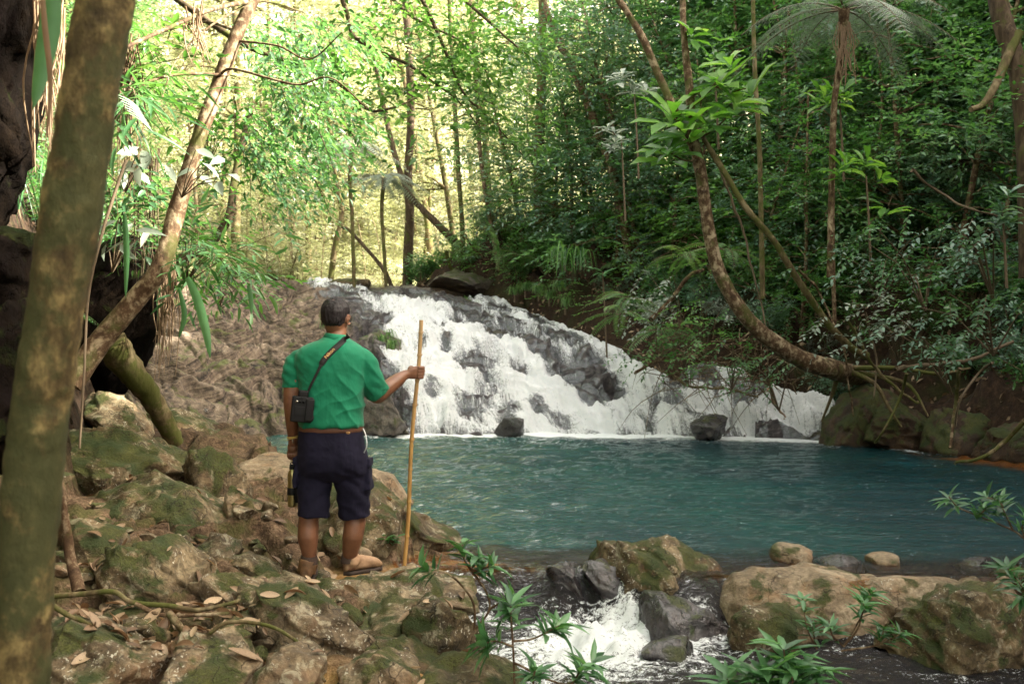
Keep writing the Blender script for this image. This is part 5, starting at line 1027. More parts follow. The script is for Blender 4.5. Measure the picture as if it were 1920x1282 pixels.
# leafy sprays around the leaning trunk
for i, (px, py, Yd, w_, h_, n, L, W, mt, lb) in enumerate([
      (265, 300, 6.6, 60, 40, 12, .16, .075, 'leaf_sheen', 'white shining heart shaped leaves on a vine behind the near trunk'), (370, 310, 6.9, 55, 26, 8, .15, .065, 'leaf_sheen', 'white shining leaves across the leaning trunk'),
      (240, 170, 6.2, 30, 40, 14, .3, .03, 'leaf_near', 'grassy arching leaves beside the near trunk, upper left'), (240, 450, 6.6, 50, 30, 9, .2, .05, 'leaf_sheen', 'grey long leaves pointing left below the white ones'),
      (380, 470, 7.8, 80, 40, 44, .18, .03, 'leaf_near', 'bamboo like leaves right of the leaning trunk'), (420, 250, 9.5, 60, 80, 60, .11, .04, 'leaf_mid', 'leafy shrub top right of the leaning trunk'), (260, 90, 7.5, 60, 70, 50, .13, .045, 'leaf_fresh', 'bright leaves behind the near trunk at the top'),
      (440, 520, 11, 60, 26, 30, .14, .04, 'leaf_mid', 'low leafy plant at the top of the brown rock slope'), (250, 370, 8.4, 60, 60, 50, .13, .045, 'leaf_dark', 'dark leaves filling the hollow behind the near trunk'), (330, 440, 9.5, 70, 60, 60, .15, .03, 'leaf_mid', 'narrow leaves behind the leaning trunk')]):
    rg = np.random.RandomState(800+i); ml = MB(); ms = MB(); c0 = P(px-30, py+60, Yd+.3); e = ptree('leafy_vine', lb, 'vine', c0)
    b0 = np.array([P(px+rg.normal()*w_*.6, py+rg.normal()*h_*.6, Yd+rg.normal()*.25) for k in range(n)])-c0; d = nrm(rg.normal(size=(n, 3))*(1, .6, .4)+(.3, -.2, -.25))
    if i in (0, 1, 3): leaves(ml, b0, d+(0, 0, -.3), rg.normal(size=(n, 3))*.4+(0, -.7, .7), L*rg.uniform(.7, 1.1, n), W, rg.uniform(.4, 1, n), True)
    else: sprays(ml, rg, b0, d, .34, 6, L, W, .4, mst=ms, fine=True)
    for q in range(min(n, 9)): ms.tube([(0, 0, 0), b0[q]*.5+(0, 0, .04), b0[q]], [.006, .004, .003], 4)
    ml.build('foliage', M[mt], e); ms.build('stem', M['twig'], e)
# white palm frond piece
m = MB(); c0 = P(215, 175, 5.4)
for k in range(7):
    a = P(216+k*4, 176+k*6, 5.4); b = P(262+k*4, 205+k*7, 5.3); ribbon(m, [a-c0, (a+b)/2-c0+(0, 0, .01), b-c0], .02, .9)
tag(m.build('palm_frond', M['leaf_sheen'], None, c0), 'small white shining palm frond behind the near trunk', 'frond')
# grass tufts on the wet rocks
tk = Kind('grass_tuft', proto_strap(411, 60, .35, .012, 'leaf_fresh', .6), 'tuft of yellow green grass on the rocks by the fall', 'grass', 'grass tufts by the fall')
for px, py, Yd in [(715, 640, 21.6), (700, 645, 21.8), (725, 632, 22), (735, 650, 21.5), (868, 568, 26), (885, 575, 25.8), (1010, 545, 24.6), (985, 540, 25), (1030, 555, 24), (1050, 540, 23.6), (1060, 570, 23.2), (965, 548, 25.4), (625, 600, 20), (615, 610, 20)]:
    tk.put(P(px, py, Yd)-np.array((0, 0, .12)), 1.3, px*.7)
sk = Kind('strap_leaf_plant', proto_strap(412, 30, .9, .03, 'leaf_mid', 1.0), 'drooping strap leaves on the bank beside the upper fall', 'plant', 'drooping strap leaves beside the upper fall')
for px, py, Yd in [(1035, 490, 23.5), (1060, 500, 22.8), (1090, 500, 22.5), ]: sk.put(P(px, py, Yd), rg.uniform(.7, 1), px*.3)
bf = Kind('fern', proto_fern(413, 7, 1.3, 22, .2, 'fern', rise=.3), 'yellowish fern arching from the bank beside the fall', 'fern', 'yellowish ferns on the bank beside the fall')
for px, py, Yd in [(1180, 560, 19.5), (1165, 590, 19.2), (1290, 480, 18.5), (975, 480, 25.4), (1360, 470, 17.6), (1240, 620, 18.2)]: bf.put(P(px, py, Yd), .8, px*.7, (0, -.2))

# ------------------------------------------------------------------ foreground seedlings with whorled leaves
def seedling(label, stems, L=.10, W=.022, mat='leaf_near', n=10, w_=5):
    b = P(*stems[0][0]); e = empty('seedling', b, label, 'plant'); ml = MB(); rg = np.random.RandomState(int(stems[0][0][0]*7+stems[0][0][1]))
    for st in stems:
        pts = np.array([P(*p) for p in st])-b; m = MB().tube(pts, np.linspace(px_r(w_, st[0][2]), px_r(w_, st[0][2])*.55, len(pts)), 6, n=18); m.build('stem', M['trunk'], e)
        ax_d = nrm(pts[-1]-pts[-2])+np.array((0, -.15, .6)); whorl(ml, rg, pts[-1], ax_d, int(n*1.3), L*1.25, W*1.2, .25)
        whorl(ml, rg, pts[-1]-nrm(pts[-1]-pts[-2])*L*.5, ax_d, int(n*.8), L*1.2, W*1.15, .3)
    ml.build('foliage', M[mat], e); return e
Y5 = 5.0
seedling('tallest leafy seedling growing beside the split block, in front of the outlet', [[(890, 1180, 5.1), (918, 1140, 5.1), (908, 1100, 5.1), (885, 1070, 5.1), (893, 1045, 5.1)], [(890, 1180, 5.1), (888, 1130, 5.1), (860, 1090, 5.1), (830, 1070, 5.1), (795, 1065, 5.1)], [(908, 1100, 5.1), (872, 1050, 5.15), (868, 1020, 5.2)], [(918, 1140, 5.1), (960, 1115, 5.1)], [(885, 1070, 5.1), (920, 1060, 5.1)]], .105, .03, n=8)
seedling('leafy seedling with dense rosettes left of the foam', [[(965, 1300, 4.7), (963, 1230, 4.75), (958, 1150, 4.8), (958, 1135, 4.8)], [(962, 1210, 4.7), (930, 1200, 4.7), (905, 1205, 4.7)], [(963, 1200, 4.7), (1000, 1195, 4.7), (1050, 1170, 4.7)], [(963, 1240, 4.7), (1060, 1280, 4.7), (1110, 1240, 4.7)]], .13, .03, n=12)
seedling('low rosette plant at the bottom edge under the foam', [[(1000, 1310, 4.5), (1000, 1270, 4.5), (1003, 1255, 4.5)], [(1050, 1310, 4.5), (1075, 1275, 4.5), (1090, 1250, 4.5)]], .10, .026, n=10)
seedling('bushy whorled plant at the bottom edge, right of the foam', [[(1480, 1330, 4.4), (1475, 1270, 4.4), (1468, 1215, 4.4)], [(1420, 1330, 4.4), (1415, 1280, 4.4), (1410, 1265, 4.4)], [(1480, 1330, 4.4), (1500, 1290, 4.4), (1530, 1255, 4.4)], [(1380, 1330, 4.4), (1370, 1290, 4.4), (1362, 1270, 4.4)], [(1490, 1330, 4.3), (1485, 1285, 4.3), (1483, 1258, 4.3)], [(1450, 1330, 4.3), (1445, 1290, 4.3), (1440, 1270, 4.3)]], .16, .034, n=12)
seedling('slender seedling in front of the biggest tan boulder, with two crowns', [[(1580, 1210, 5.2), (1605, 1180, 5.2), (1615, 1150, 5.2), (1618, 1130, 5.2)], [(1580, 1210, 5.2), (1610, 1160, 5.3), (1632, 1110, 5.3)], [(1580, 1210, 5.2), (1560, 1190, 5.2), (1555, 1172, 5.2)]], .10, .022, n=11, w_=4)
seedling('thin seedling at the left end of the biggest tan boulder', [[(1530, 1215, 5.3), (1512, 1175, 5.3), (1503, 1120, 5.3)], [(1530, 1215, 5.3), (1525, 1190, 5.3), (1522, 1172, 5.3)]], .085, .022, n=8, w_=3)
seedling('arching seedling in front of the crack between the tan boulders', [[(1575, 1218, 5.2), (1640, 1208, 5.2), (1680, 1190, 5.2), (1688, 1182, 5.2)], [(1640, 1208, 5.2), (1652, 1190, 5.2), (1655, 1178, 5.2)]], .09, .022, n=9, w_=4)
seedling('long branch reaching in from the right edge over the pool', [[(1960, 1050, 4.6), (1920, 1010, 4.6), (1895, 992, 4.6), (1830, 965, 4.6), (1795, 950, 4.6), (1778, 930, 4.6)], [(1897, 992, 4.6), (1885, 965, 4.6), (1875, 945, 4.6)], [(1880, 950, 4.6), (1870, 938, 4.6), (1850, 932, 4.6)], [(1830, 965, 4.6), (1838, 962, 4.6), (1845, 955, 4.6)], [(1920, 1010, 4.6), (1915, 985, 4.6), (1925, 975, 4.6)]], .075, .02, n=9, w_=4)
seedling('leafy shoots at the right edge beside the reddish rock', [[(1935, 1150, 4.6), (1915, 1100, 4.6), (1888, 1065, 4.6)], [(1940, 1160, 4.6), (1925, 1120, 4.6), (1912, 1105, 4.6)]], .10, .022, n=11, w_=4)
seedling('tiny seedling at the foot of the bamboo stick by the mossy wedge', [[(735, 1020, 7.0), (740, 1012, 7.0), (742, 1008, 7.0)], [(735, 1020, 7.0), (725, 1012, 7.0), (722, 1007, 7.0)]], .08, .028, n=7, w_=2)
# dead leaves on the left bank, dropped on the real surfaces
dk = []
for k in range(4):
    m = MB(); rg2 = np.random.RandomState(900+k); L = 1.0; t_ = np.linspace(0, 1, 9); curl = rg2.uniform(.1, .45)
    W = .21*np.sin(np.pi*(t_*.9+.06))**.8; v = []
    for i, tt in enumerate(t_):
        z = curl*.5*math.sin(tt*3.1+k)*.5; x = tt-.5
        for s in (-1, -.5, 0, .5, 1): v.append((x, s*W[i], z+abs(s)**2*W[i]*(.2+curl)))
    i, j = np.meshgrid(np.arange(8), np.arange(4), indexing='ij'); i = i.ravel(); j = j.ravel(); m.add(v, np.stack([i*5+j, (i+1)*5+j, (i+1)*5+j+1, i*5+j+1], 1), .25+.25*k)
    me_ = m.mesh('dead_leaf'); me_.materials.append(M['dry']); dk.append(me_)
named = [(352, 1165, 4.75, .17, 'large pale grey dead leaf lying flat among the roots'), (403, 1163, 4.75, .12, 'orange brown dead leaf right of the pale grey one'), (412, 1100, 5.2, .14, 'tan dead leaf standing against the mossy boulder'), (440, 1118, 5.1, .12, 'light brown dead leaf at the end of the root'),
         (435, 937, 7.4, .13, 'cream dead leaf on top of the undercut rock'), (243, 932, 7.2, .12, 'pale dead leaf on the long mossy slab'), (460, 1235, 4.4, .17, 'curled red brown dead leaf at the bottom beside the root'), (515, 1168, 4.8, .10, 'bright tan leaf lying against the angular lichen rock'), (518, 1000, 6.6, .12, 'tan leaf on the red soil left of the man')]
for k, (px, py, Yd, s, lb) in enumerate(named):
    x = (px-CX)/F*Yd; p, n, ob = drop(x, Yd, 2.5); o = link('dead_leaf', dk[k % 4], None, p+n*.012); o.scale = (s, s, s); o.rotation_euler = Vector(n).to_track_quat('Z', 'Y').to_euler(); o.rotation_euler.rotate_axis('Z', k*1.3+.4); tag(o, lb, 'leaf')
rg = np.random.RandomState(55)
for k in range(280):
    Yd = rg.uniform(4.3, 7.5); px = rg.uniform(110, 620) if k < 240 else rg.uniform(560, 880)
    if k < 130: px = rg.uniform(130, 520); Yd = rg.uniform(4.5, 5.3)
    x = (px-CX)/F*Yd; p, n, ob = drop(x, Yd, 2.5)
    if ob is not None and ob.name.startswith('water'): continue
    s = rg.uniform(.035, .12); o = link('dead_leaf', dk[rg.randint(4)], None, p+n*.01); o.scale = (s, s, s*rg.uniform(.6, 1.4)); q = Vector(n+rg.normal(size=3)*.25).to_track_quat('Z', 'Y').to_euler(); o.rotation_euler = q; o.rotation_euler.rotate_axis('Z', rg.uniform(0, 6.28))
    tag(o, 'small dry brown leaf scattered over the left bank', 'leaf', 'small dead leaves on the left bank')
for px, py, Yd in [(1292, 1125, 6.6), (1480, 712, 16.8)]:
    o = link('dead_leaf', dk[1], None, P(px, py, Yd)); o.scale = (.07,)*3; tag(o, 'single yellow leaf stuck on the wet rock in the rapids' if px < 1300 else 'single orange leaf on the rocks of the small right fall', 'leaf')
print('counts', n_hill, [k.k for k in hill_trees], [k.k for k in lk], [k.k for k in ltree])
# ------------------------------------------------------------------ the man
def skin_mat():
    t = NT('skin'); o = t.coord('Object'); n = t.noise(o, 30, 4); n2 = t.noise(o, 6, 3)
    c = t.mix(t.rng(n, .3, .7), (.115, .047, .023), (.175, .075, .037)); c = t.mix(t.rng(n2, .4, .7, 0, .5), c, (.21, .092, .05))
    hair = t.noise(t.coord('Object', (1, 1, .3)), 260, 2, .7); c = t.mix(t.rng(hair, .60, .72, 0, .4), c, (.05, .025, .015))
    return t.done(t.pbsdf(Base_Color=c, Roughness=.5, Subsurface_Weight=.08, Subsurface_Radius=(.02, .008, .004), Subsurface_Scale=.3, Normal=t.bump(n, .15, .003)).outputs[0])
def cloth_mat(name, a, b, rough=.8, sheen=.2, wscale=420):
    t = NT(name); o = t.coord('Object'); n = t.noise(o, 8, 4); w_ = t.noise(o, wscale, 2)
    c = t.mix(t.rng(n, .3, .7), a, b)
    f = t.noise(t.coord('Object', (1, 1, .45), (0, R(28), 0)), 9, 3, .5, .6)
    return t.done(t.pbsdf(Base_Color=c, Roughness=rough, Sheen_Weight=sheen, Specular_IOR_Level=.25, Normal=t.bump(w_, .2, .001, t.bump(f, .35, .03))).outputs[0])
M['skin'] = skin_mat()
M['polo'] = cloth_mat('polo_green', (.002, .125, .062), (.005, .165, .085), .78, .1)
M['shorts'] = cloth_mat('navy_cotton', (.0045, .004, .014), (.008, .007, .021), .9, .0)
M['boot'] = plain('boot_leather', (.13, .065, .028), .65, var=.4, scale=22, bump=.4, bdist=.006)
M['boot_toe'] = plain('boot_pale', (.30, .18, .10), .7, var=.2, scale=30, bump=.2)
M['sole'] = plain('boot_sole', (.04, .025, .018), .8)
M['sock'] = plain('sock', (.05, .03, .022), .95, bump=.4, scale=120)
M['hair'] = None
t = NT('black_hair'); g = t.coord('Object', (1, 1, .06)); n = t.noise(g, 150, 4, .7)
M['hair'] = t.done(t.pbsdf(Base_Color=t.mix(t.rng(n, .35, .7), (.004, .003, .004), (.018, .012, .014)), Roughness=.6, Normal=t.bump(n, .8, .004), Specular_IOR_Level=.3).outputs[0])
M['black_plastic'] = plain('black_plastic', (.004, .004, .005), .65, scale=60, bump=.05, spec=.25)
M['strap'] = plain('strap_black', (.012, .011, .012), .75, scale=200, bump=.2)
M['brass'] = plain('olive_metal', (.30, .26, .12), .28, .9, .12, 9)
M['steel'] = plain('steel', (.55, .53, .5), .25, 1.0)
M['tan_print'] = plain('tan_print', (.50, .30, .12), .6)
M['cord'] = plain('yellow_cord', (.52, .36, .10), .8)
M['white_plastic'] = plain('white_plastic', (.6, .6, .62), .4)
M['eye'] = plain('eye_white', (.6, .58, .54), .3); M['iris'] = plain('iris', (.03, .015, .01), .2); M['lip'] = plain('lip', (.25, .09, .06), .5)
t = NT('bamboo'); o = t.coord('Object', (1, 1, .12)); n = t.noise(o, 40, 4, .6); n2 = t.noise(t.coord('Object'), 5, 4)
c = t.mix(t.rng(n, .3, .7), (.30, .15, .04), (.50, .30, .10)); c = t.mix(t.rng(n2, .5, .65, 0, .5), c, (.20, .09, .03)); zz = t.n('ShaderNodeSeparateXYZ', {0: t.coord('Object')}).outputs[2]
c = t.mix(t.rng(zz, .9, 1.5, 0, .6), c, (.50, .36, .20))
M['bamboo'] = t.done(t.pbsdf(Base_Color=c, Roughness=.42, Normal=t.bump(n, .2, .003)).outputs[0])

MY = 6.2; org = P(628, 1085, MY); org[2] = .06
def Q(px, py, dy=0.0): return P(px, py, MY+dy)-org
def ell(c, a, b, n=40, p=2.3, fr=None):
    th = np.linspace(0, 2*np.pi, n, endpoint=False); cx = np.sign(np.cos(th))*abs(np.cos(th))**(2/p); cy = np.sign(np.sin(th))*abs(np.sin(th))**(2/p)
    u, v = fr if fr else ((1, 0, 0), (0, 1, 0)); return np.asarray(c)+np.outer(cx*a, u)+np.outer(cy*b, v)
def loft(mb, rows, n=40, p=2.3, sub=5):
    """rows (px_left, px_right, py, dy, half_depth)"""
    a = []
    for l, r, y, dy, hd in rows:
        L_, R_ = Q(l, y, dy), Q(r, y, dy); a.append(((L_+R_)/2, (R_[0]-L_[0])/2, hd))
    A_ = np.array([list(c)+[w_, h] for c, w_, h in a]); A_ = catmull(A_, len(rows)*sub); mb.ring([ell(r[:3], r[3], r[4], n, p) for r in A_])
def remesh(mb, name, mat, parent, vox, smooth=4, disp=None, factor=.5):
    me = mb.mesh(name+'_raw'); o = bpy.data.objects.new('tmp', me); col.objects.link(o)
    md = o.modifiers.new('r', 'REMESH'); md.mode = 'VOXEL'; md.voxel_size = vox; md.use_smooth_shade = True
    if smooth: s = o.modifiers.new('s', 'SMOOTH'); s.iterations = smooth; s.factor = factor
    dg = bpy.context.evaluated_depsgraph_get(); m2 = bpy.data.meshes.new_from_object(o.evaluated_get(dg)); bpy.data.objects.remove(o)
    n = len(m2.vertices); v = np.zeros(n*3, np.float32); m2.vertices.foreach_get('co', v); v = v.reshape(-1, 3).astype(float)
    if disp is not None:
        nn = np.zeros(n*3, np.float32); m2.vertices.foreach_get('normal', nn); v = disp(v, nn.reshape(-1, 3)); m2.vertices.foreach_set('co', v.astype(np.float32).ravel()); m2.update()
    m2.name = name; m2.materials.clear(); m2.materials.append(M[mat]); m2.polygons.foreach_set('use_smooth', np.ones(len(m2.polygons), bool))
    return link(name, m2, parent)
man = empty('person', tuple(org), 'man in green polo shirt and navy shorts standing with his back turned', 'person')
# --- body: head, neck, trunk, arms with hands, legs
b = MB()
HC = Q(629, 594, .02); ht = .16                                     # head turned a little to the right
fr = ((math.cos(ht), -math.sin(ht), 0), (math.sin(ht), math.cos(ht), 0)); U, Vv = np.array(fr[0]), np.array(fr[1])
rows = [(-.118, -.010, .020, .030), (-.110, .006, .043, .050), (-.092, .010, .056, .072), (-.066, .008, .066, .084), (-.035, .004, .072, .092), (0, 0, .076, .097), (.035, -.002, .077, .098), (.066, -.004, .073, .091), (.090, -.006, .060, .072), (.106, -.008, .036, .042), (.113, -.008, .012, .014)]
b.ring([ell(HC+Vv*f*1.0+np.array((0, 0, z)), w_, d_, 36, 2.1, fr) for z, f, w_, d_ in rows])
face = HC+Vv*.092
b.tube([face+(0, 0, .015)-Vv*.008, face+Vv*.010+(0, 0, -.012), face+Vv*.022+(0, 0, -.028), face+Vv*.004+(0, 0, -.038)], [.008, .010, .013, .010], 10)      # nose
b.tube([face-U*.045-Vv*.012+(0, 0, .026), face-Vv*.0+(0, 0, .029), face+U*.045-Vv*.012+(0, 0, .026)], .008, 8, n=8)                                       # brow
b.tube([face-U*.022-Vv*.012+(0, 0, -.062), face-Vv*.004+(0, 0, -.062), face+U*.022-Vv*.012+(0, 0, -.062)], [.006, .010, .006], 8, n=8)                    # mouth
b.tube([face-Vv*.03+(0, 0, -.098), face-Vv*.012+(0, 0, -.096)], .020, 10)                                                                            # chin
for s in (-1, 1):                                                    # ears
    e0 = HC+U*s*.077-Vv*.0+(0, 0, -.018); ring = []
    for k in range(15):
        a_ = k/14*5.2+.5; ring.append(e0+U*s*(.010+.006*math.cos(a_*1))+Vv*(.016*math.cos(a_)-.004)+np.array((0, 0, .030*math.sin(a_))))
    b.tube(ring, .0055, 8); b.tube([e0+(0, 0, -.012), e0+U*s*.010-Vv*.004+(0, 0, .004), e0+U*s*.008+(0, 0, .018)], [.010, .012, .009], 8)
b.tube([HC+(0, -.012, -.05), Q(632, 622, .02), Q(628, 645, .0), Q(624, 670, -.01)], [.056, .058, .064, .085], 24, n=14)                               # neck
loft(b, [(566, 682, 655, 0, .09), (560, 684, 680, 0, .115), (568, 680, 730, 0, .12), (572, 674, 780, 0, .12), (572, 674, 830, 0, .125), (574, 676, 870, 0, .10)], 32)
# left arm hanging
b.tube([Q(568, 672, .0), Q(552, 700, -.01), Q(548, 745, -.02), Q(548, 775, -.01), Q(549, 800, .03), Q(550, 822, .06), Q(550, 832, .07)], [.062, .060, .054, .047, .040, .030, .030], 20, n=30)
PL = Q(549, 836, .075)
b.ring([ell(PL+np.array((0, dy, z)), w_, d_, 20, 2.5) for z, dy, w_, d_ in [(.025, 0, .024, .020), (.005, 0, .030, .025), (-.018, .002, .033, .028), (-.036, .004, .030, .026)]])
for k, (dx, ln) in enumerate([(-.008, .9), (-.004, 1.0), (.002, .97), (.006, .8)]):      # four fingers curled round the bottle loop
    f0 = PL+np.array((-.024+.0165*k, -.004, -.034)); ln *= .030
    b.tube([f0, f0+(-.002, -.004, -ln*.9), f0+(.003, .014, -ln*1.65), f0+(.010, .030, -ln*1.3), f0+(.012, .036, -ln*.6)], [.0098, .0092, .0088, .0082, .0072], 10, n=12)
b.tube([PL+(.022, .006, .004), PL+(.036, .016, -.016), PL+(.034, .026, -.036), PL+(.022, .032, -.050)], [.012, .011, .0098, .0085], 10, n=10)             # thumb
# right arm raised to the stick
ST0 = P(758, 1063, 6.62); ST1 = P(789, 600, 6.50)
hs_ = (1063-697)/(1063-600); GR = ST0*(1-hs_)+ST1*hs_-org; sx = nrm(ST1-ST0)
W0 = GR+np.array((-.070, -.045, -.012))
b.tube([Q(676, 672, .0), Q(688, 700, .02), Q(700, 728, .06), Q(708, 741, .10), Q(726, 727, .16), W0*.35+Q(735, 720, .20)*.65, W0+(-.015, -.008, -.008), W0+(.012, .01, .004)], [.072, .066, .058, .052, .050, .046, .033, .030], 22, n=40)
PC = GR+np.array((-.022, -.030, .0))
b.ring([ell(PC+np.array((x, x*.35, x*.12)), w_, d_, 20, 2.6, (tuple(sx), (.0, 1, .0))) for x, w_, d_ in [(-.036, .030, .019), (-.014, .039, .021), (.012, .043, .020), (.034, .041, .016)]])
for k in range(4):
    off = sx*(.031-.0208*k); l = [.92, 1.0, .96, .80][k]; f0 = GR+off
    b.tube([f0+(.006, -.034, 0), f0+(.034, -.024, .001), f0+(.040*l, .006, 0), f0+(.020, .030*l, -.001), f0+(-.008*l, .028, -.002)], [.0120, .0122, .0108, .0098, .0082], 12, n=16)
b.tube([PC+sx*.022+(-.028, .004, 0), PC+sx*.030+(-.022, .032, .004), GR+sx*.026+(-.022, .020, 0), GR+sx*.018+(-.010, .030, 0)], [.0150, .0130, .0112, .0092], 12, n=14)
# legs
b.tube([Q(598, 860, 0), Q(588, 930, .0), Q(580, 968, -.01), Q(579, 985, -.012), Q(578, 1005, -.02), Q(580, 1030, -.01), Q(581, 1050, 0), Q(580, 1075, .0)], [.10, .085, .062, .0635, .064, .050, .040, .042], 24, n=36)
b.tube([Q(650, 860, 0), Q(660, 930, .03), Q(666, 968, .05), Q(665, 985, .045), Q(662, 1005, .04), Q(658, 1030, .06), Q(656, 1048, .075), Q(657, 1066, .08)], [.10, .085, .064, .066, .065, .052, .041, .042], 24, n=36)
remesh(b, 'body', 'skin', man, .0042, 3)
for s in (-1, 1):
    q = MB().lathe([(0, -.011), (.006, -.0095), (.0105, -.004), (.0115, 0), (.0105, .004), (.006, .0095), (0, .011)], 14, rotm(R(90), 0, 0), HC+U*s*.032+Vv*.083+(0, 0, .008)).build('eye', M['eye'], man)
    MB().lathe([(0, -.0045), (.005, -.003), (.0055, .003), (0, .0045)], 12, rotm(R(90), 0, 0), HC+U*s*.032+Vv*.093+(0, 0, .008)).build('iris', M['iris'], q)
MB().tube([face-U*.020+Vv*.0-(0, 0, .062), face+Vv*.0075-(0, 0, .0615), face+U*.020+Vv*.0-(0, 0, .062)], [.003, .005, .003], 8, n=8).build('lips', M['lip'], man)
# hair: cap over the back and top of the skull, cropped nape
h = MB(); n = 48; V = []
zs = [(-.060, .0), (-.052, .55), (-.035, .9), (-.005, 1.0), (.03, 1.02), (.06, 1.03), (.085, 1.06), (.102, 1.12), (.114, 1.2), (.121, 1.35)]
prof = {-.060: (.058, .077), -.052: (.066, .087), -.035: (.0735, .096), -.005: (.0815, .104), .03: (.086, .108), .06: (.084, .103), .085: (.072, .086), .102: (.055, .064), .114: (.036, .042), .121: (.012, .014)}
rings = []
for z, _ in zs:
    w_, d_ = prof[z]; r_ = ell(HC+np.array((0, 0, z))-Vv*.003, w_, d_, n, 2.15, fr)
    th = np.linspace(0, 2*np.pi, n, endpoint=False); front = np.sin(th)                 # +1 = face side
    pull = sstep(-.02 if z < .0 else .25, .30 if z < .0 else .6, front)*(1 if z < .062 else 0)
    ctr_ = HC+np.array((0, 0, z)); r_ = ctr_+(r_-ctr_)*(1-.24*pull)[:, None]
    rings.append(r_)
h.ring(rings)
remesh(h, 'hair', 'hair', man, .005, 3, lambda v, nn: v+nn*(fbm(v[:, 0]*110, v[:, 1]*110, v[:, 2]*16, 3, 5)*.0045+fbm(v[:, 0]*30, v[:, 1]*30, v[:, 2]*9, 2, 6)*.002)[:, None])
# polo shirt
s_ = MB()
loft(s_, [(607, 650, 630, .01, .060), (598, 658, 637, .005, .085), (576, 672, 646, .0, .115), (560, 684, 657, 0, .135), (553, 690, 672, 0, .148), (555, 689, 690, 0, .155), (560, 685, 715, 0, .158), (565, 681, 745, 0, .158), (565, 680, 775, 0, .165), (562, 681, 793, 0, .168), (564, 679, 800, 0, .16)], 48, 2.4)
s_.tube([Q(578, 664, 0), Q(558, 676, 0), Q(549, 700, -.01), Q(547, 727, -.015)], [.050, .062, .067, .060], 28, n=24)
s_.tube([Q(668, 664, 0), Q(684, 682, .01), Q(695, 712, .04), Q(707, 735, .09)], [.058, .074, .080, .078], 28, n=24)
def wr(v, nn):
    x, y, z = v[:, 0], v[:, 1], v[:, 2]
    a = fbm(x*5+z*7, y*3, z*3.2-x*5.5, 4, 31)*.0055
    lowm = sstep(1.35, 1.0, z); fold = (1-abs(np.sin((z-x*.75)*26+fbm(x*4, y*4, z*4, 2, 8)*1.8))**.6)*.009*lowm
    dg_ = (1-abs(np.sin((x*1.5+z)*21+fbm(x*4, y*4, z*4, 2, 9)*1.6))**.6)*.011*sstep(-.05, .12, x)*sstep(1.45, 1.25, z)
    arm = np.sin(z*95+x*60)*.0022*sstep(.19, .23, abs(x-.02))
    hem = -.0035*np.exp(-((z-.955-.012)/.002)**2)
    return v+nn*(a+fold+dg_+arm+hem)[:, None]
remesh(s_, 'polo_shirt', 'polo', man, .006, 14, wr)
c_ = MB()                                                              # folded collar
th = np.linspace(0, 2*np.pi, 40); cen = Q(629, 631, .012); rr = []
for (rx, ry, z) in [(.062, .066, .014), (.064, .068, .020), (.067, .072, .012), (.080, .086, -.016), (.078, .084, -.019), (.064, .070, .0)]:
    rr.append([cen+np.array((rx*math.cos(a_), ry*math.sin(a_), z+.016*math.cos(a_+.4)*-.5-.02*max(0, math.sin(a_)))) for a_ in th[:-1]])
c_.ring([np.array(r_) for r_ in rr], cap=False); c_.build('collar', M['polo'], man)
for (p_, ax_d, r0, nme) in [(Q(547, 727, -.015), nrm(Q(547, 727, -.015)-Q(549, 700, -.01)), .0595, 'sleeve_cuff'), (Q(707, 735, .09), nrm(Q(707, 735, .09)-Q(695, 712, .04)), .077, 'sleeve_cuff')]:
    MB().tube([p_-ax_d*.020, p_-ax_d*.001], r0*1.02, 32, cap=False).build(nme, M['polo'], man)
# shorts
s_ = MB()
loft(s_, [(564, 678, 796, 0, .135), (562, 681, 812, 0, .15), (559, 686, 840, 0, .165), (558, 690, 870, 0, .165), (564, 688, 888, 0, .135), (580, 670, 900, 0, .085)], 40, 2.5)
s_.tube([Q(592, 880, 0), Q(590, 900, 0), Q(588, 935, -.005), Q(587, 968, -.01)], [.108, .103, .098, .097], 32, n=20)
s_.tube([Q(656, 880, .0), Q(661, 905, .02), Q(665, 938, .035), Q(667, 967, .05)], [.108, .104, .099, .098], 32, n=20)
for (cx, cy, dy, s) in [(691, 885, .03, 1), (559, 880, -.01, -1)]:           # cargo pockets
    c0 = Q(cx, cy, dy); s_.box(c0+(0, 0, -.02), (.028, .15, .17), rotm(0, R(-6*s), 0)); s_.box(c0+(.004*s, 0, .065), (.034, .16, .045), rotm(0, R(-4*s), 0))
def wr2(v, nn):
    x, y, z = v[:, 0], v[:, 1], v[:, 2]
    return v+nn*(fbm(x*6, y*6, z*9, 4, 41)*.007+np.sin(z*60+x*50*np.sign(x)+fbm(x*7, y*7, z*7, 2, 43)*3)*.0028*sstep(.9, .6, z))[:, None]
sh = remesh(s_, 'shorts', 'shorts', man, .0065, 4, wr2)
pk = MB(); lp = Q(653, 811, -.161); pk.lathe([(0, .0006), (.011, .0006), (.0125, 0), (.011, -.0006), (0, -.0006)], 20, rotm(R(90), 0, 0)@np.diag((1, .62, 1)), lp); q = pk.build('badge', M['tan_print'], sh)
MB().tube([lp+(-.004, -.0016, -.002), lp+(-.003, -.0016, .003), lp+(.003, -.0016, .003), lp+(.004, -.0016, -.002)], .0009, 6, n=10).build('horseshoe_mark', plain('badge_mark', (.12, .02, .01)), q)
MB().tube([Q(681, 803, -.06), Q(686, 815, -.09), Q(688, 835, -.10), Q(683, 848, -.08)], .0035, 8, n=14).build('lanyard', M['white_plastic'], man)
MB().ring([ell(Q(621.5, y_, 0), .195+g_, .149+g_, 48, 2.45) for y_, g_ in ((798, .0), (799, .003), (806, .004), (808, 0))]).build('belt', plain('belt_leather', (.10, .04, .02), .6), man)
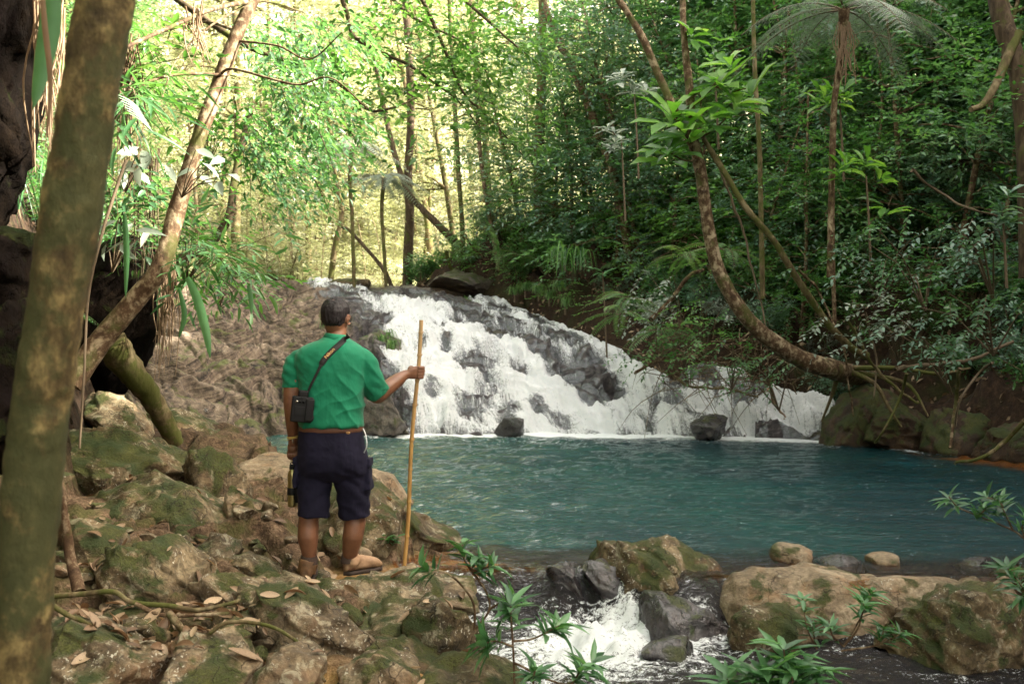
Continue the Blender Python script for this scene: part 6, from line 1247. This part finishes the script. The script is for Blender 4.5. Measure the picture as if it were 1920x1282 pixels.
# boots
def boot(name_, a, heel, toe, top, sole_z, pale):
    heel, toe, top = map(np.array, (heel, toe, top)); d = nrm((toe-heel)*(1, 1, 0)); sd_ = np.array((d[1], -d[0], 0)); up = np.array((0, 0, 1.)); m = MB(); L = np.linalg.norm((toe-heel)[:2])
    m.tube([top+(0, 0, .005), top*.55+(heel+d*.055+up*.075)*.45, heel+d*.065+up*.055], [.055, .058, .060], 24, n=12)
    fr2 = (tuple(sd_), (0, 0, 1)); rws = []
    for u, w_, hh in [(0, .024, .035), (.03, .036, .044), (.12, .041, .048), (.35, .041, .050), (.55, .045, .043), (.75, .050, .033), (.9, .044, .026), (.98, .026, .018), (1.0, .010, .010)]:
        c0 = heel+(toe-heel)*u; rws.append(ell(np.array((c0[0], c0[1], c0[2]+.012+hh)), w_, hh, 28, 2.5, fr2))
    m.ring(rws); mt = 'boot_toe' if pale else 'boot'
    bo = remesh(m, 'boot', mt, man, .005, 4, lambda v, nn: v+nn*(fbm(v[:, 0]*18, v[:, 1]*18, v[:, 2]*26, 3, 3)*.0035)[:, None])
    s2 = MB(); rw = []
    for z, g_ in ((-.010, .0), (-.009, .004), (.010, .005), (.013, 0)):
        pts = []
        for k in range(40):
            a_ = k/40*6.283; u = .5+.53*math.cos(a_); w_ = np.interp(u, [-.03, .1, .35, .7, .95, 1.03], [.012, .036, .036, .046, .034, .012])*(1+abs(math.sin(a_))*.06)*(1 if abs(math.sin(a_)) > .2 else .8)
            c0 = heel+(toe-heel)*u; pts.append(c0+sd_*(w_+g_)*math.copysign(min(1, abs(math.sin(a_))*1.7), math.sin(a_))+up*z)
        rw.append(np.array(pts))
    s2.ring(rw); s2.build('sole', M['sole'], bo)
    for k in range(5):
        c0 = heel+(toe-heel)*(.38+.07*k)+up*(.107-.008*k); MB().tube([c0-sd_*.026-up*.008, c0+d*.006+up*.001, c0+sd_*.026-up*.008], .0022, 6, n=8).build('lace', M['sock'], bo)
    MB().tube([top+(0, 0, -.02), top+(0, 0, .012), top+(0, 0, .040)], [.056, .0545, .0475], 24).build('sock', M['sock'], man)
hl = Q(576, 1090, -.03); boot('boot', 0, hl+(0, -.03, .004), hl+(-.02, .235, .03), Q(580, 1050, 0), 0, False)
hr = Q(650, 1076, .06); boot('boot', 1, hr+(-.012, .0, .006), hr+(.205, .12, .018), Q(656, 1047, .08), 0, True)
# wrist cords
w_ = Q(550, 818, .055); MB().tube([w_+np.array((.036*math.cos(a_), .034*math.sin(a_), .006*math.sin(a_+1))) for a_ in np.linspace(0, 6.283, 30)], .0048, 8, cap=False).build('bracelet', M['cord'], man)
w2 = w_-(0, 0, .014); MB().tube([w2+np.array((.035*math.cos(a_), .033*math.sin(a_), .008*math.sin(a_+2))) for a_ in np.linspace(0, 6.283, 30)], .0026, 8, cap=False).build('bracelet', M['cord'], man)
w3 = w2+(.006, -.036, -.012); MB().box(w3, (.004, .004, .026)).box(w3+(0, 0, .004), (.015, .0038, .004)).build('cross_charm', M['steel'], man)
# ------------------------------------------------------------------ things he carries
# bamboo stick
e = empty('walking_stick', tuple(ST0), 'tall bamboo walking stick held upright in the man\'s right hand', 'stick')
m = MB(); L = np.linalg.norm(ST1-ST0); pts = []; rad = []
nodes = [.13, .27, .40, .52, .66, .76, .86, .95]
bend = lambda u: np.array((.006*math.sin(u*9), .004*math.cos(u*7), 0))
for u in np.linspace(0, 1, 240):
    pts.append((ST1-ST0)*u+bend(u)); r0 = .0138-.001*u; r0 += sum(.0036*math.exp(-((u-k)/.0035)**2)-.0012*math.exp(-((u-k+.012)/.004)**2) for k in nodes); rad.append(r0)
m.tube(pts, rad, 16); m.build('cane', M['bamboo'], e)
for k in nodes[3:]:
    c0 = (ST1-ST0)*k+bend(k); MB().tube([c0+(.012, -.006, 0), c0+(.021, -.008, .006)], [.004, .002], 7).build('twig_scar', M['bamboo'], e)
# bottle
BC = P(549, 870, 6.29)
e = empty('water_bottle', tuple(P(549, 949, 6.29)), 'olive gold metal water bottle hanging from the man\'s left hand', 'bottle'); bz = P(549, 949, 6.29)
MB().lathe([(0, 0), (.026, 0), (.0305, .004), (.031, .015), (.031, .195), (.0305, .205), (.026, .222), (.018, .234), (.016, .238), (.0, .238)], 40).build('flask', M['brass'], e)
MB().lathe([(0, .236), (.019, .236), (.0195, .240), (.0195, .262), (.017, .266), (0, .267)], 32).build('cap', M['black_plastic'], e)
MB().tube([(-.010, 0, .262), (-.012, 0, .272), (0, 0, .280), (.012, 0, .272), (.010, 0, .262)], .0035, 8, n=14).build('cap_loop', M['black_plastic'], e)
MB().lathe([(.0312, .075), (.0325, .078), (.0325, .118), (.0312, .121)], 40).build('rubber_band', M['black_plastic'], e)
MB().box((.030, -.010, .10), (.020, .030, .145)).build('side_pouch', M['black_plastic'], e)
MB().lathe([(0, -.004), (.011, -.004), (.012, 0), (.011, .004), (0, .004)], 20, rotm(R(90), 0, 0), (.026, -.027, .185)).build('round_clip', M['white_plastic'], e)
tp = PL+org-bz+(-.001, .012, -.062)
MB().tube([(0, 0, .276), (-.008, 0, .30), tp+(-.010, 0, -.008), tp+(0, 0, .004), tp+(.012, 0, -.010), (.014, 0, .30), (.004, 0, .276)], .0028, 8, n=36).build('cord', M['cord'], e)
# camera on a strap worn across the back
e = empty('camera_with_strap', tuple(P(565, 768, 6.0)), 'black camera hanging at the man\'s left hip on a strap across his back', 'camera'); ce = np.array(e.location)
rt = rotm(0, R(6), R(14)); cc = P(566, 767, 6.035)-ce
def cbox(d, c, bev=.008):
    m = MB(); m.box((0, 0, 0), d); me_ = m.mesh('x', False); bm = bmesh.new(); bm.from_mesh(me_); bmesh.ops.remove_doubles(bm, verts=bm.verts, dist=1e-6); bmesh.ops.dissolve_limit(bm, angle_limit=.02, verts=bm.verts, edges=bm.edges)
    bmesh.ops.bevel(bm, geom=bm.edges[:], offset=bev, segments=3, affect='EDGES', profile=.6); me2 = bpy.data.meshes.new('x'); bm.to_mesh(me2); bm.free()
    v = np.array([q.co[:] for q in me2.vertices])@rt.T+np.asarray(c)
    for q, p_ in zip(me2.vertices, v): q.co = p_
    return me2
def part(name, me_, mat, par):
    me_.name = name; me_.materials.clear(); me_.materials.append(M[mat]); me_.polygons.foreach_set('use_smooth', np.ones(len(me_.polygons), bool)); return link(name, me_, par)
cb = part('camera_body', cbox((.125, .062, .155), cc), 'black_plastic', e)
part('grip', cbox((.05, .082, .135), cc+rt@np.array((.045, -.0, 0))), 'black_plastic', e)
part('viewfinder_hump', cbox((.06, .055, .05), cc+rt@np.array((0, .0, .090)), .012), 'black_plastic', e)
MB().lathe([(0, -.008), (.030, -.008), (.031, 0), (.0305, .03), (.034, .033), (.034, .06), (.030, .065), (.0, .062)], 32, rt@rotm(R(-90), 0, 0), cc+rt@np.array((0, .03, 0))).build('lens', M['black_plastic'], e)
for k in range(3): MB().lathe([(0, .004), (.007, .004), (.008, 0), (0, 0)], 16, rt@rotm(R(90), 0, 0), cc+rt@np.array((-.035+.02*k, -.032, .045))).build('button', M['steel' if k == 0 else 'black_plastic'], cb)
part('screen', cbox((.075, .004, .055), cc+rt@np.array((-.005, -.0315, -.01)), .0015), 'black_plastic', cb)
lc = P(580, 783, 6.02)-ce; MB().lathe([(0, -.004), (.026, -.004), (.028, 0), (.026, .004), (0, .005)], 28, rotm(R(78), R(15), 0), lc).build('lens_cap', M['black_plastic'], e)
MB().tube([cc+(.02, -.02, .03), cc+(.045, -.03, .0), lc+(0, 0, .02)], .0015, 6, n=10).build('cap_string', M['strap'], e)
# the strap lies on the shirt: find the shirt's surface behind each point
bpy.context.view_layer.update(); shirt = [o for o in man.children if o.name.startswith('polo_shirt')][0]
def on_shirt(px, py, off=.006):
    d = P(px, py, 1.0)-np.array((0, 0, CAMZ)); d = d/np.linalg.norm(d); o0 = np.array((0, 0, CAMZ))-org
    h_, lo_, n_, i_ = shirt.ray_cast(Vector(o0), Vector(d), distance=30)
    return (np.array(lo_)+org-d*off, np.array(n_)) if h_ else (P(px, py, MY-.12), np.array((0, -1., 0)))
path = [(653, 628), (646, 637), (634, 648), (620, 661), (609, 673), (603, 682), (596, 697), (588, 713), (580, 729), (576, 742)]
path = catmull([(a, b_, 0) for a, b_ in path], 44)[:, :2]; pts = []; nn = []
for a, b_ in path:
    p_, n_ = on_shirt(a, b_); pts.append(p_); nn.append(n_)
pts = np.array(pts); nn = np.array(nn)
for k in range(6): pts[1:-1] = (pts[:-2]+2*pts[1:-1]+pts[2:])/4; nn[1:-1] = (nn[:-2]+2*nn[1:-1]+nn[2:])/4
pts = pts+nrm(nn)*.003
def band(i0, i1, w0, w1, name, mat, par, lift=0.0):
    d = nrm(np.gradient(pts, axis=0)); s = nrm(np.cross(d, nn)); V = []; k = i1-i0
    for i in range(i0, i1):
        w_ = np.interp(i, [i0, i0+2, i1-3, i1-1], [w0*.9, w0, w1, w1*.6])/2; n_ = nrm(nn[i])
        V += [pts[i]+s[i]*w_+n_*(.0025+lift), pts[i]-s[i]*w_+n_*(.0025+lift), pts[i]-s[i]*w_-n_*.002, pts[i]+s[i]*w_-n_*.002]
    m = MB(); ii = np.arange(k-1)*4; f = np.concatenate([np.stack([ii+a, ii+(a+1) % 4, ii+4+(a+1) % 4, ii+4+a], 1) for a in range(4)]); f = np.vstack([f, [[0, 1, 2, 3], [4*k-1, 4*k-2, 4*k-3, 4*k-4]]])
    m.add(np.array(V)-ce, f); return m.build(name, M[mat], par, smooth=False)
wide = band(0, 26, .038, .036, 'wide_strap', 'strap', e); band(24, 44, .016, .013, 'thin_strap', 'strap', e)
lf = [P(576, 742, 6.0)-ce, P(566, 745, 6.0)-ce]; MB().tube([pts[-1]-ce, cc+(.01, -.035, .07)], .004, 8).build('strap_end', M['strap'], e)
# lettering woven into the strap, reading up towards the shoulder
tc = bpy.data.curves.new('t', 'FONT'); tc.body = 'Nikon'; tc.size = .030; tc.extrude = .0004; tc.align_x = 'CENTER'; tc.align_y = 'CENTER'; tc.offset = .0004
to = bpy.data.objects.new('t', tc); col.objects.link(to); bpy.context.view_layer.update()
tm_ = bpy.data.meshes.new_from_object(to.evaluated_get(bpy.context.evaluated_depsgraph_get())); bpy.data.objects.remove(to)
i = 15; d = -nrm(pts[i+3]-pts[i-3]); n_ = nrm(nn[i]); n_ = nrm(n_-d*np.dot(n_, d)); s = np.cross(n_, d)
v = np.array([q.co[:] for q in tm_.vertices]); v = pts[i]-ce+np.outer(v[:, 0]*1.05, d)+np.outer(v[:, 1], s)+np.outer(v[:, 2]+.0042, n_)
for q, p_ in zip(tm_.vertices, v): q.co = p_
tm_.materials.clear(); tm_.materials.append(M['tan_print']); lt = link('strap_lettering', tm_, wide)
